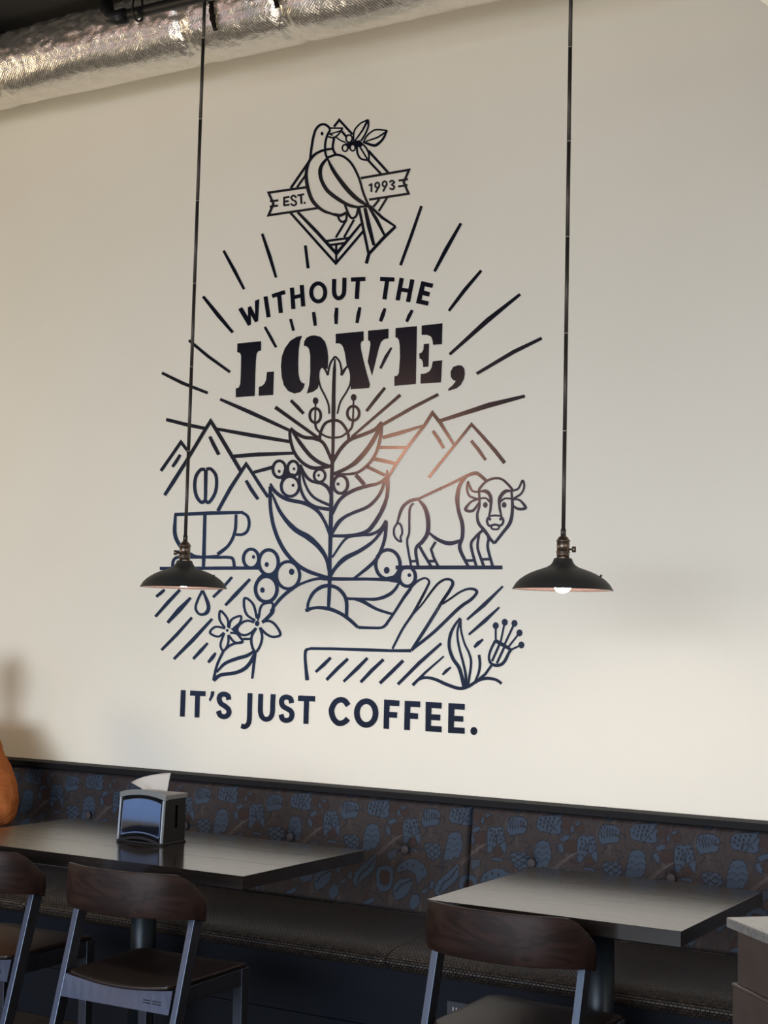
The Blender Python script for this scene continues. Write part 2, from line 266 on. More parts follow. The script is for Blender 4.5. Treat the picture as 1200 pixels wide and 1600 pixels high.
# ---------------------------------------------------------------- mural
CR = dict(A=(400, 170, 4.6154), A2=(470, 180, 7.5), B=(230, 620, 4), E=(390, 550, 4.6154), G=(400, 760, 4.6154), Hb=(600, 620, 5),
          L=(230, 850, 4.6154), W1=(360, 420, 6.6667), W2=(520, 420, 6.6667), V1=(350, 500, 6), V2=(540, 490, 6), T1=(270, 1060, 7.5),
          T2=(430, 1060, 7.5), T3=(590, 1060, 6.6667), RL=(240, 320, 4.4444), RR=(600, 300, 4.4444), N=(540, 560, 6.6667), Q=(470, 880, 6), Q2=(620, 880, 5.7143))
MURAL = """
# M name ; then strokes: S crop w pts (smooth) | L crop w pts (linear) | F crop pts fill linear | G crop pts fill smooth | E crop cx cy rx ry w ring | D crop cx cy rx ry disk
M diamond_frame
L A 14 388,135@A2 450,55@A2 605,225@A2
M diamond_frame
L A 15 790,415@A2 1030,680@A2
M diamond_frame
L A 14 790,530@A2 940,690@A2
M diamond_frame
L A 14 480,190@A2 530,248@A2
M diamond_frame
L A 15 388,372 250,572
M diamond_frame
L A 13 360,474 296,566
M diamond_frame
L A 15 248,750 575,1115 775,880
M diamond_frame
L A 17,22,14 300,745 440,890 580,1045 757,830
L A 13 578,985 578,1115
M diamond_frame
L A 13 885,738 945,640
M diamond_frame
L A 13 845,708 890,652
M perch
L A 14 495,955 682,930
L A 14 515,985 640,968
M banner
L A 14 365,565 90,605 125,685 90,768 450,715
L A 12 100,667 160,660
L A 12 98,706 158,698
M banner
L A 14 755,500 1103,440 1065,530 1100,612 815,655
L A 12 1028,518 1095,508
L A 12 1025,560 1092,550
M letter
L A 11 202,636 202,700
L A 11 197,642 241,634
L A 11 200,671 234,665
L A 11 200,697 241,691
M letter
S A 10 291,641 272,625 254,638 262,656 284,668 289,686 270,697 249,683
M letter
L A 11 298,625 346,616
L A 11 323,622 327,686
M letter
D A 350,678 8,8
M numeral
L A2 15 795,828 822,808
L A2 16 828,797 826,900
M numeral
E A 874,551 15,19 10
L A 10 888,556 862,604
M numeral
E A 927,542 15,19 10
L A 10 941,547 915,597
M numeral
S A 10 962,530 980,518 996,530 980,547 997,562 985,581 962,573
M bird
S A 14 390,365 400,280 415,195 433,145 460,118 492,112 520,128 535,150
S A 13 535,150 510,200 498,260 500,320 515,360
S A 10,22,32,32,24,10 513,355 560,450 640,560 700,625 750,665 812,702
S A 13,15,16,16,18,20,22,22,18,14 552,288 490,298 430,325 385,375 365,440 362,500 378,590 412,670 480,732 560,762
S A 20,16 560,762 610,768 652,748
S A 14 565,200 553,270 563,310 583,335
S A 14 815,705 775,610 742,500 695,405 640,350 580,332 520,350
S A 14,20,24,26,28,24,20,14 520,350 478,400 462,450 472,515 515,590 590,650 670,695 750,712
L A 14 745,706 815,702
L A2 13 335,150 495,152
L A2 12 490,155 460,185 335,222
S A2 14 485,165 440,225 415,245 375,265 318,250
L A2 11 330,220 375,238
D A 476,179 10,14
S A 14 640,690 665,755 690,788 722,772 737,715
S A 13 588,770 603,803 625,815 650,798 655,750
L A 13 652,800 575,928
L A 13 706,800 635,926
L A 16 742,715 812,1048
L A 20,30,18 785,715 815,850 850,985
L A 14,22,14 812,705 870,800 925,910
L A 16,18,12 820,700 910,785 1006,849
L A 16,20,18 1006,849 925,925 815,1045
L A 20 815,1040 795,1116
M berry_sprig
S A2 12 405,250 455,290 525,320
E A2 565,275 36,44 15
E A2 517,385 32,40 14
E A2 607,380 30,38 14
F A2 515,325 560,325 600,305 640,300 690,292 725,325 715,370 665,375 645,400 625,345 590,345 560,400 540,350
S A2 14 790,52 700,95 635,165 617,240 622,310
S A2 16 790,52 790,130 755,220 705,300
L A2 22,12 785,60 720,180 635,300
S A2 14 1012,180 880,170 800,215 755,270 735,320
S A2 14,26,30,20 1012,180 960,280 890,345 840,352 730,315
L A2 18,12 1000,195 900,260 760,308
S A2 16 690,320 755,370 795,450 797,530
S A2 18 655,375 665,450 705,510 797,530
L A2 14 688,365 780,515
M sun_ray
L RL 14,20,14 485,318 560,455 628,587
M sun_ray
L RL 14,20,14 753,200 805,355 850,505
M sun_ray
L RL 16,24,16 343,636 450,770 549,887
M sun_ray
L RL 16,18,16 245,941 375,1050 530,1162
M sun_ray
L RL 16,20,16 57,1167 200,1238 375,1307
M sun_ray
L B 15,26,16 455,15 650,100 885,208
M sun_ray
L B 18,20,18 118,142 250,175 358,197
M sun_ray
L B 16,22,18 430,200 650,240 890,280
M sun_ray
L RL 14,18,14 772,848 815,925 850,990
M sun_ray
L B 20,26,16 540,372 700,360 912,352
M sun_ray
L B 16,20 665,472 785,440
M sun_ray
L B 20,16 800,65 1075,262
M sun_ray
L B 16,20,16 897,22 940,65 977,106
M sun_ray
L RR 16,18,16 260,97 190,300 114,509
M sun_ray
L RR 16,24,16 534,217 430,400 350,552
M sun_ray
L RR 16,22,16 675,545 560,680 450,825
M sun_ray
L RR 16,34,16 945,710 720,890 455,1128
M sun_ray
L RR 18,28,18 1095,1015 900,1110 643,1262
M sun_ray
L RR 18,36,20 978,1417 730,1480 380,1592
M sun_ray
L N 24,30,24 410,305 320,415 215,550
M sun_ray
L N 28,20 570,380 60,820
M sun_ray
L N 26,30,28 965,375 700,510 385,690
M sun_ray
L N 20,44,30 810,700 550,780 385,825
M sun_ray
L N 28 655,928 345,928
M sun_ray
L N 30,42,36 520,1095 400,1068 290,1045
M sun_ray
L N 30 405,1215 225,1130
M sun_ray
L N 42,34 195,1315 105,1213
M sun_ray
L W1 24 625,522 657,645
M sun_ray
L W1 26,34,26 865,450 875,520 883,593
M sun_ray
L W1 28,36,26 1107,405 1100,490 1100,576
M sun_ray
L W2 26,34,26 282,400 265,480 250,565
M sun_ray
L W2 24,36,28 543,412 520,480 495,548
M sun_ray
L W2 26,32,24 828,430 795,490 768,552
M sun_ray
L V2 14,26,18 429,319 378,405 325,515
M sun_ray
L A 16,18 355,985 375,1150
M letter
F W1 80,420 122,400 183,500 180,400 212,388 257,478 255,332 300,315 287,547 255,558 212,480 213,580 183,595
M letter
L W1 42 365,288 397,505
M letter
L W1 42 433,285 569,241
L W1 43 505,265 525,460
M letter
L W1 43 640,196 655,419
L W1 43 742,168 757,392
L W1 38 650,301 750,274
M letter
E W1 914,246 73,94 42
M letter
S W2 43 14,105 12,235 27,288 60,307 95,289 116,240 121,93
M letter
L W2 44 189,112 338,105
L W2 44 261,110 249,315
M letter
L W2 44 492,105 641,112
L W2 44 567,110 537,319
M letter
L W2 45 718,96 674,329
L W2 45 828,111 783,346
L W2 42 705,216 805,230
M letter
F W2 922,127 1047,155 1035,200 957,182 950,226 1013,243 1003,290 935,275 925,322 1000,340 990,385 865,358
M letter
F V1 125,220 347,198 347,285 322,292 305,315 298,380 293,500 287,712 110,725 110,642 138,633 152,600 157,500 160,340 153,315 140,305 123,303
F V1 402,488 467,483 460,703 324,710 326,625 352,620 378,598 395,560 402,488
M letter
G V1 732,147 680,158 620,195 570,265 542,340 533,430 540,530 560,610 600,665 660,690 715,675 745,640 756,597 730,588 710,560 697,500 695,400 700,280 712,200
G V1 748,242 752,200 775,165 810,148 850,143 905,158 945,200 968,270 976,350 973,440 968,462 940,448 915,440 892,475 884,540 890,590 878,640 840,670 775,690 798,610 808,500 808,330 796,270 775,248
M letter
F V2 -93,190 168,165 168,255 148,260 140,290 145,340 165,430 195,550 228,665 220,697 48,710 46,660 55,600 50,550 35,510 22,490 8,480 4,440 -10,360 -25,310 -45,285 -70,278 -93,280
F V2 210,160 402,142 400,232 360,240 330,268 312,320 285,430 247,583 207,450 220,370 233,290 228,258 210,250
M letter
F V2 468,135 668,117 658,660 457,678 457,588 482,583 498,560 503,500 510,400 507,300 500,250 485,228 467,222
F V2 713,112 908,90 902,287 820,293 815,250 800,215 765,200 712,200
F V2 733,286 782,281 776,497 727,502 724,455 712,430 692,420 690,375 712,365 728,340
F V2 817,447 905,438 893,645 702,657 704,567 750,560 785,540 806,505
M comma
G V2 1055,483 1090,488 1112,515 1118,560 1110,610 1080,668 1040,700 963,725 963,705 1000,675 1035,632 1005,622 986,592 983,545 1008,500
M letter
L T1 57 122,137 110,448
M letter
L T1 60 202,172 384,180
L T1 57 290,175 282,458
M apostrophe
F T1 447,150 490,152 478,205 440,270 420,252 438,210
M letter
S T1 60 655,252 645,205 600,184 557,198 543,240 562,292 610,325 650,362 657,405 635,437 597,449 553,430 533,380
M letter
S T1 58 905,172 900,330 896,475 882,535 845,565 800,556
M letter
S T1 58 1030,180 1026,300 1027,400 1050,458 1097,480 1143,458 1166,400 1170,300 1176,185
M letter
S T2 60 192,290 178,238 132,218 88,234 73,275 90,325 132,352 180,382 196,425 178,475 130,493 85,475 67,422
M letter
L T2 64 267,232 468,240
L T2 60 367,235 359,533
M letter
S T2 66 856,318 815,265 765,250 705,278 665,345 660,400 682,470 725,517 768,527 820,505 852,470
M letter
E T2 1066,406 110,139 68
M letter
F T3 67,220 228,230 225,290 125,285 122,347 205,352 202,412 120,407 118,527 60,523
M letter
F T3 282,232 445,240 443,302 342,297 340,358 422,365 420,425 338,421 335,540 275,537
M letter
F T3 500,243 668,252 666,315 562,308 560,372 655,378 652,440 558,433 556,493 668,500 667,563 497,550
M letter
F T3 737,257 908,266 907,328 800,322 798,388 893,394 892,453 796,447 795,508 907,515 906,578 733,567
M full_stop
D T3 1002,548 36,42
M mountain
L B 16 85,463 210,283 258,345
L B 14,18,14 157,438 180,405 206,362
M mountain
L B 16,24,18,18,18,20,20 108,615 160,535 245,400 365,200 396,152 430,205 585,465
L B 16,20,18 390,248 415,300 447,362
M mountain
L B 18,20,16,16,18,16 440,714 520,570 618,420 665,490 700,545 755,628
L B 16,20,16 617,523 650,580 692,641
M coffee_bean
S B 17 362,455 335,455 305,495 296,560 308,622 338,660 362,648
S B 17 368,452 398,452 428,490 433,550 420,610 385,660 362,648
L B 20,16 366,455 363,655
M coffee_cup
L B 18,20,16 170,736 400,727 600,722
S B 15 590,722 625,745 637,790 625,838 595,860 553,862
S B 14,20,24,24,18 176,735 172,850 195,915 240,965 300,1000
S B 14,16,16,20 555,735 548,840 510,925 440,985
F B 262,968 300,988 350,993 430,988 445,985 440,1010 350,1012 265,1012
S B 16 158,1068 163,1025 190,1003 260,1000 420,1003 505,1003 535,1015 545,1068
L B 17,18,20,16 360,735 356,900 353,1000 350,1072
L B 18 178,972 202,970
M ground_line
L B 18 78,1073 702,1070
M berry
E B 825,452 40,52 16
D B 825,466 9,10
M berry
E B 912,448 35,46 16
D B 917,450 8,9
M berry
E B 893,560 56,62 16
D B 911,553 9,10
F E 258,800 285,870 350,885 290,905 225,925 240,870
M berry
E B 1077,493 35,39 14
D B 1071,491 8,9
M berry
E E 655,955 52,64 20
D E 637,952 11,12
M berry
E L 748,105 55,68 20
D L 766,93 11,14
M berry
E L 875,132 70,90 22
D L 861,148 14,18
F L 800,190 880,212 945,205 940,300 900,240 830,235 790,250 830,210
M berry
E L 1015,225 84,98 20
D L 1041,200 19,23
M berry
E L 858,325 78,92 26
D L 830,332 16,20
M berry
E G 950,562 88,105 22
D G 942,605 20,25
F G 900,662 1000,640 1035,570 1120,572 1050,610 1040,700 920,680
M berry
E G 1090,650 59,70 22
D G 1105,640 13,14
M flower_bud
S V1 13 1040,340 1005,390 985,445 972,518
S V1 13 1040,340 1080,385 1098,450 1103,518
L V1 20,8 1103,520 1100,495 1150,435
S V1 13 972,518 945,460 915,440 890,475 885,545 905,630 950,720 980,800 985,880
S V1 13 1103,518 1150,440 1165,438 1187,500 1185,590 1150,670 1090,770 1062,880
S E 17 505,635 512,580 545,515 605,492 655,505 695,555 712,600 712,640
S E 12 510,588 560,612 605,618 660,610 705,580
M stamen
D E 475,352 20,25
L E 9 475,370 471,510
E E 473,458 40,52 17
S E 13 472,510 480,550 507,582
M stamen
D E 750,328 20,25
L E 9 749,350 745,500
E E 747,442 43,52 17
S E 13 745,500 735,545 708,578
M stem
S E 8,20,26,24,20,18,22,26,28,26 615,50 610,150 606,280 604,420 602,560 600,700 595,830 590,960 588,1080 585,1200
S G 24,30,26,24,24,22,18 543,100 538,300 533,500 530,650 530,700 526,800 522,880
M leaf
S E 28,26,22,22,20,18 292,552 335,585 395,615 470,625 535,662 592,785
S E 18,18,20,20,24,22 290,560 293,630 325,730 390,805 470,838 590,822
S E 14,24,28,24,18 300,560 370,665 440,750 510,800 590,828
L E 16 505,600 505,640
M leaf
S E 34,26,26,26,22,20 958,510 900,560 820,595 720,635 655,700 600,790
S E 26,20,18,18,16,14 950,530 940,630 905,740 840,825 755,875 605,882
S E 22,32,34,26,20 940,545 870,670 780,780 700,838 605,880
M leaf
S E 28,20,18,22,22,18 360,815 395,880 445,930 520,948 568,985 592,1050
S E 16,16,18,20,24 362,830 362,960 400,1060 470,1115 590,1137
S E 12,14,16,18 372,850 405,965 465,1050 590,1112
M leaf
S E 10,26,18,22,26,20,24 990,850 985,905 925,948 840,968 740,1002 650,1065 590,1170
S E 30,22,20,24 990,880 995,980 985,1060 950,1150
S G 20,24,30,30,26,18 948,60 915,160 850,270 790,330 680,355 545,357
S E 18,18,20,20 982,905 940,1020 860,1110 745,1160
S G 18,20,24,18 700,190 640,220 590,265 545,345
M leaf
S G 14,26,28,24,22,18,18 102,-20 140,40 220,92 350,122 440,175 495,255 533,350
S G 22,20,22,28,28,24,20 103,0 103,150 130,300 190,440 275,545 375,612 530,662
S G 12,26,36,42,34,22,16 113,50 180,195 275,305 380,370 460,445 510,530 530,640
M leaf
S G 12,16,20,16,14,12 937,243 895,310 830,345 760,352 650,375 548,512
L G 16 650,368 760,345
S G 26,18,28,34,26,20 928,285 855,385 755,460 640,520 570,590 532,655
S G 30,20,20,22,16 935,250 932,350 905,450 850,545 700,670
F G 905,300 940,245 938,330
M ground_line
L G 26,22,18,22,30 480,665 600,668 800,668 930,672 1040,672
S G 22,16,14,22,20,14 530,662 430,668 330,700 250,745 170,815 105,900
S L 18,18,16 910,450 900,500 830,568
M hand
S G 14,16,20,24,26,26,22,20 372,905 376,840 415,765 480,722 545,718 605,748 650,820 652,940
S G 20,18,24,22,26,20 355,895 430,875 520,882 600,912 670,958 735,1017
S G 18,16,16,18 735,1017 830,1020 905,1018 945,990
L G 18,16,18,20 940,992 1000,905 1060,810 1115,735
S G 18,16,20,22,18,14 655,810 760,812 870,812 950,785 1000,745 1035,690
S G 10,24,18,16 690,812 760,825 870,885 985,922
S Q2 18,18,18,16,14,16,18,20,20,18,16 0,405 70,290 150,190 215,143 262,135 288,165 270,215 205,340 140,455 50,590 -40,765
S Q2 12,12,16,18,18,20,24,24,24,26,24 150,450 230,360 310,250 370,180 430,145 480,148 500,182 470,245 400,350 290,530 130,780
S Q2 14,14,16,18,22,22,24,26,24,22 405,365 480,315 560,260 635,230 695,235 712,265 660,325 550,405 330,615 130,775
S Q 32,24,22,24,18 60,1097 47,980 40,870 50,815 95,800
L Q 22,22,26,22,26 85,800 300,802 600,812 850,820 1035,820
M hatch_line
L Q 22,30,20 280,885 215,950 138,1020
M hatch_line
L Q 24,34,24 442,895 345,985 240,1094
M hatch_line
L Q 22,36,20 625,888 530,985 400,1110
M hatch_line
L Q 24,34,24 775,902 665,1005 560,1116
M hatch_line
L Q 26,30,26 960,912 850,1020 740,1126
M hatch_line
L Q2 20,28,22 397,715 200,890 8,1082
M hatch_line
L Q2 12,18,24 420,830 260,970 140,1090
M hatch_line
L Q2 12,26,14 483,928 440,962 408,997
M hatch_line
L Q2 14,30,18 770,680 725,715 690,752
M hatch_line
L Q2 14,36,16 947,205 780,370 626,504
M hatch_line
L Q2 14,34,16 915,393 790,510 642,638
M hatch_line
L L 16,20,16 125,330 95,355 64,380
M hatch_line
L L 18,22,16 235,330 150,420 58,524
M hatch_line
L L 16,36,18 313,387 230,475 146,568
M hatch_line
L L 16,20,16 322,530 215,650 102,765
M hatch_line
L L 16,24,16 468,540 330,690 191,830
M hatch_line
L L 14,22,16 436,714 385,770 331,829
M hatch_line
L L 14,24,16 494,785 470,818 439,855
M hatch_line
L L 16,18,16 611,238 540,320 474,384
M hatch_line
L L 16,24,16 741,253 640,360 562,443
M wildflower
S Q2 18,22,22,24,26,26,24,22,24,22 140,1088 200,1035 270,1022 350,1040 450,1085 560,1118 640,1100 720,1050 800,1028 870,1035
S Q2 22,22 860,1032 900,1048 936,1075
S Q2 16,20,24,24,26,32,34 566,488 510,565 475,650 468,750 500,850 560,945 600,1100
S Q2 14,14,16,18,20,22 562,520 540,620 553,740 590,880 615,1000 612,1100
S Q2 20,14,14,16,18,18 566,495 573,600 605,720 645,805 662,900 635,1090
S Q2 20,20,16 734,818 742,900 730,980 695,1065
L Q2 18,20,24 850,905 790,990 700,1065
S Q2 20,18,18,20,24,24,24,22,20 880,690 840,770 822,840 838,890 880,912 930,905 965,870 1000,800 1025,765
L Q2 28,30,22 878,690 945,728 1022,775
L Q2 18 920,715 850,875
L Q2 18 962,745 892,895
L Q2 14 883,560 883,690
L Q2 14 963,530 925,710
L Q2 16 1050,537 960,730
L Q2 14 1095,622 990,755
L Q2 14 1110,730 1020,772
D Q2 883,558 27,31
D Q2 963,527 27,31
D Q2 1050,537 27,31
D Q2 1095,622 27,31
D Q2 1112,730 27,31
M flower
D L 792,573 16,20
S L 14 790,535 772,455 745,412 703,390 698,450 720,512 778,552
S L 14 803,535 818,455 852,428 905,430 893,492 860,532 828,562
S L 15 828,562 880,555 925,585 960,652 910,670 860,650 812,602
S L 15 812,602 828,665 815,730 782,778 755,735 752,670 785,605
S L 14 785,605 740,645 690,657 648,625 670,578 720,553 770,565
F L 780,520 800,560 812,520 800,500
M flower
D L 577,623 9,11
S L 13 583,600 578,540 528,482 522,545 560,605
S L 13 588,608 608,545 673,520 668,565 622,608
S L 13 598,640 650,650 688,706 630,708 585,655
S L 13 585,655 582,720 550,772 528,725 556,640
S L 13 552,640 510,668 452,640 490,598 562,608
F L 600,610 655,595 650,640 672,665 680,700 640,650
M leaf
S L 16 550,770 508,860 486,940 478,985
S L 14 552,768 610,725 692,705
L L 14 690,685 748,685
S L 12,20,26,22,14 500,925 560,862 650,825 720,805 775,768
S L 20,22,26,28,26,14 478,985 530,945 630,930 700,900 745,850 778,778
L L 20,14 778,775 757,972
M drop
S L 16,14,14,14,16,24,22,14 398,335 365,400 348,460 368,500 397,508 430,492 440,440 400,335
M bison
S Hb 16,18,18,20,26,24,20 270,797 400,735 520,680 640,620 710,597 748,612 805,662
S Hb 20,22,20,14 270,797 200,815 140,870 103,985
S Hb 12 103,985 78,1030 80,1085 108,1122 133,1130 128,1100 142,1060 130,1000 103,985
S Hb 12,14,13,13,13,14 230,830 202,870 197,960 196,1060 180,1140 212,1330
S Hb 14,30,34,32,26,20,18 262,797 315,860 342,950 340,1060 300,1130 248,1190 266,1330
S Hb 14,28,34,20 348,1060 420,1115 510,1145 610,1120
L Hb 18 275,1165 310,1230 370,1330
L Hb 16 402,1132 367,1192 385,1250 425,1330
L Hb 16 205,1285 265,1283
L Hb 18 340,1285 398,1283
L Hb 18 640,1280 698,1278
L Hb 18 760,1270 832,1268
S Hb 18,30,34,28,26,24,24,20 640,625 592,690 572,790 582,890 610,990 612,1090 592,1185 660,1330
S Hb 20,18,18,18 780,1035 710,1100 680,1165 722,1330
S Hb 16,16,18,18 742,1075 730,1170 752,1250 782,1330
S Hb 22,16,18,18 780,1040 815,1100 810,1180 850,1330
S Hb 16 742,740 748,715 800,660 870,636 930,650 995,715 1000,740
S Hb 14,14,16,20,20,20,18 742,735 745,850 728,920 740,990 790,1050 830,1110 862,1145
S Hb 14,20,24,20,18 995,730 1003,870 985,980 925,1065 862,1145
S Hb 12,26,22,16,12 745,738 800,740 833,785 832,870 820,932
S Hb 12 745,795 795,792 825,822
S Hb 12,24,24,16,12 1002,733 945,740 905,790 902,860 916,930
S Hb 12 1000,797 945,794 905,822
D Hb 791,845 18,22
D Hb 938,845 18,22
S Hb 12 818,932 870,927 920,933
S Hb 15 820,935 804,970 822,1008 865,998 912,1005 932,970 916,935
S Hb 12 835,1012 848,1033 890,1033 902,1008
D Hb 826,955 10,12
D Hb 909,955 10,12
S Hb 14 742,745 690,735 665,690 656,668 648,720 668,775 735,800
S Hb 13 1005,735 1050,715 1082,655 1095,700 1072,755 1010,797
S Hb 13,13,20,18,13 740,798 680,820 636,880 692,890 742,828
S Hb 13,13,20,18,13 1005,800 1060,808 1105,866 1050,876 1005,850
M ground_line
L Hb 26 90,1333 925,1333
M mountain
L Hb 16,20,20,20,22,24,18 35,625 100,515 200,370 310,230 378,125 440,205 545,372
L Hb 20,24,18 380,266 425,330 466,402
M mountain
L Hb 20,18,18,22,30,24 347,632 540,392 683,215 770,310 870,425 942,517
L Hb 20,28,18 680,343 735,410 793,494
"""
def catmull(P, W, closed=False, sub=7):
    n = len(P)
    if n < 3: return P, W
    out, ow = [], []
    g = lambda i: P[i % n] if closed else P[max(0, min(n - 1, i))]
    for i in range(n if closed else n - 1):
        p0, p1, p2, p3 = g(i - 1), g(i), g(i + 1), g(i + 2)
        if not closed and i == 0: p0 = 2 * p1 - p2
        if not closed and i == n - 2: p3 = 2 * p2 - p1
        for k in range(sub):
            u = k / sub
            out.append(0.5 * (2 * p1 + (p2 - p0) * u + (2 * p0 - 5 * p1 + 4 * p2 - p3) * u * u + (3 * p1 - p0 - 3 * p2 + p3) * u ** 3))
            wa = W[i % len(W)]; wb = W[(i + 1) % len(W)]; ow.append(wa + (wb - wa) * (3 * u * u - 2 * u ** 3))
    if not closed: out.append(P[-1]); ow.append(W[-1])
    return out, ow
def stroke_quads(P, W, closed=False):
    n = len(P); L, Rr = [], []
    for i in range(n):
        if closed: a, b, c = P[i - 1], P[i], P[(i + 1) % n]
        else: a, b, c = P[max(i - 1, 0)], P[i], P[min(i + 1, n - 1)]
        d1 = b - a; d2 = c - b
        if np.hypot(*d1) < 1e-6: d1 = d2
        if np.hypot(*d2) < 1e-6: d2 = d1
        d1 = d1 / np.hypot(*d1); d2 = d2 / np.hypot(*d2)
        m = d1 + d2; lm = np.hypot(*m); m = m / lm if lm > 0.2 else d1
        nn = np.array([-m[1], m[0]]); k = 1 / max(0.45, abs(m @ d2))
        L.append(b + nn * W[i] / 2 * k); Rr.append(b - nn * W[i] / 2 * k)
    return L, Rr
def build_mural():
    root = empty('wall_mural', (-3.25, WY - 0.001, 2.4))
    tag(root, 'large navy line-art mural with bird, plant, bison and coffee slogan on the wall', 'mural')
    bpy.context.view_layer.update()
    cur = [None, [], []]; cnt = [0]
    def flush():
        if cur[0] and cur[1]:
            me = bpy.data.meshes.new(cur[0]); me.from_pydata(cur[1], [], cur[2]); me.update()
            o = link(cur[0], me, M_VINYL, root)
        cur[1], cur[2] = [], []
    def add(pts):
        base = len(cur[1]); Y = WY - 0.0015 - 0.000015 * (cnt[0] % 40)
        for p in pts: cur[1].append(tuple(on_y(p[0], p[1], Y) - root.location))
        return base
    for line in MURAL.strip().splitlines():
        line = line.strip()
        if not line or line[0] == '#': continue
        f = line.split()
        if f[0] == 'M': flush(); cur[0] = f[1]; continue
        ox, oy, s = CR[f[1]]; cnt[0] += 1
        def P2(tok):
            o2, q2, s2 = ox, oy, s
            if '@' in tok: tok, k = tok.split('@'); o2, q2, s2 = CR[k]
            a, b = map(float, tok.split(',')); return np.array([o2 + a / s2, q2 + b / s2])
        if f[0] in 'SL':
            W = [(lambda q: q if q > 5.5 else q * 1.08 + 0.5)(float(x) / s) for x in f[2].split(',')]; P = [P2(x) for x in f[3:]]
            W = list(np.interp(np.linspace(0, 1, len(P)), np.linspace(0, 1, len(W)), W)) if len(W) > 1 else W * len(P)
            if f[0] == 'S': P, W = catmull(P, W)
            l, r = stroke_quads(P, W); n = len(P)
            b = add(l + r)
            for i in range(n - 1): cur[2].append((b + i, b + i + 1, b + n + i + 1, b + n + i))
        elif f[0] in 'DE':
            c = P2(f[2]); rx, ry = [float(x) / s for x in f[3].split(',')]; n = 36
            if f[0] == 'D':
                b = add([c + np.array([rx * math.cos(2 * math.pi * k / n), ry * math.sin(2 * math.pi * k / n)]) for k in range(n)])
                cur[2].append(tuple(b + k for k in range(n)))
            else:
                wd = float(f[4]) / s / 2; wd += .3 if wd < 2.8 else 0
                pts = [c + np.array([(rx + e) * math.cos(2 * math.pi * k / n), (ry + e) * math.sin(2 * math.pi * k / n)]) for e in (wd, -wd) for k in range(n)]
                b = add(pts)
                for k in range(n): cur[2].append((b + k, b + (k + 1) % n, b + n + (k + 1) % n, b + n + k))
        elif f[0] in 'FG':
            P = [P2(x) for x in f[2:]]
            b = add(P); cur[2].append(tuple(b + k for k in range(len(P))))
    flush()
build_mural()

# ---------------------------------------------------------------- foil duct under the ceiling
def build_duct():
    Yc, Zc, r0, x0, x1 = 4.85, 4.105, 0.166, -7.2, -1.35
    root = empty('foil_duct', ((x0 + x1) / 2, Yc, Zc - r0)); ox, oy, oz = root.location
    tag(root, 'round ventilation duct wrapped in crinkled silver foil under the ceiling', 'duct')
    nx, nt = 700, 96
    V = []
    joints = (-6.1, -4.9, -3.80, -3.30, -2.30)
    for i in range(nx + 1):
        x = x0 + (x1 - x0) * i / nx
        for k in range(nt):
            a = 2 * math.pi * k / nt
            # a=0 towards camera (-y), a=pi/2 upward
            cy, cz = -math.cos(a), math.sin(a)
            p = Vector((x * 3.0, cy * 1.2, cz * 1.2))
            h = noise.noise(p * 1.3) * 0.006
            q = Vector((x * 16, a * 3.5, 0)); n2 = noise.noise(q); up = max(0.0, min(1.0, (math.sin(a) + 0.35) * 1.6)) if a < math.pi * 1.5 else max(0.0, min(1.0, (math.sin(a) + 0.35) * 1.6))
            h += (abs(n2) - 0.25) * 0.015 * (0.2 + 0.8 * up) - 0.007 * up * max(0.0, 1 - abs(noise.noise(Vector((x * 9 + 3 * math.sin(a * 2), a * 5, 8)))) * 7)
            n3 = noise.noise(Vector((x * 45, a * 9, 3))); h += n3 * 0.0042 * up
            for j in joints:
                d = abs(x - j)
                if d < 0.12: h -= 0.010 * math.exp(-(d / 0.035) ** 2) - 0.006 * noise.noise(Vector((x * 60, a * 6, j))) * math.exp(-(d / 0.07) ** 2)
            rr = r0 + h
            if -0.5 < math.sin(a) < -0.35 and math.cos(a) > 0: rr -= 0.004
            V.append((x - ox, Yc + cy * rr - oy, Zc + cz * rr - oz))
    F = []
    for i in range(nx):
        for k in range(nt):
            a = i * nt + k; b = i * nt + (k + 1) % nt; F.append((a, b, b + nt, a + nt))
    me = bpy.data.meshes.new('foil_jacket'); me.from_pydata(V, [], F); me.update(); me.shade_smooth()
    link('foil_jacket', me, M_FOIL, root)
    for j, (ang0, ang1) in ((-3.62, (-40, 75)), (-3.30, (-30, 60)), (-2.30, (-160, 90)), (-5.2, (-60, 90))):
        bm = bmesh.new(); N = 30; prev = None
        for k in range(N + 1):
            a = R(ang0 + (ang1 - ang0) * k / N)
            ww = 0.012 + 0.007 * noise.noise(Vector((j, k * 0.6, 0)))
            rr = r0 + 0.012 + 0.004 * noise.noise(Vector((j, k * 0.9, 5)))
            sh = 0.01 * noise.noise(Vector((k * 0.3, j, 9)))
            cur = [bm.verts.new((j + sh + s * ww - ox, Yc - math.cos(a) * rr - oy, Zc + math.sin(a) * rr - oz)) for s in (-1, 1)]
            if prev: bm.faces.new((prev[0], prev[1], cur[1], cur[0]))
            prev = cur
        bmesh.ops.solidify(bm, geom=bm.faces[:], thickness=0.003)
        bm_obj('foil_tape', bm, M_TAPE, root, smooth=True)
    for j in (-5.2, -3.30, -2.30):
        bm = bmesh.new(); box(bm, (j - ox, Yc - 0.166 - oy, Zc + 0.132 - oz), (0.03, 0.004, 0.265)); bm_obj('hanger_strap', bm, M_IRON, root)
    bm = bmesh.new(); tube(bm, [(x1 - 0.0 - ox, 0, Zc - oz), (x1 + 0.03 - ox, 0, Zc - oz)], 0.178, 48); bm_obj('end_collar', bm, M_IRON, root)
build_duct()

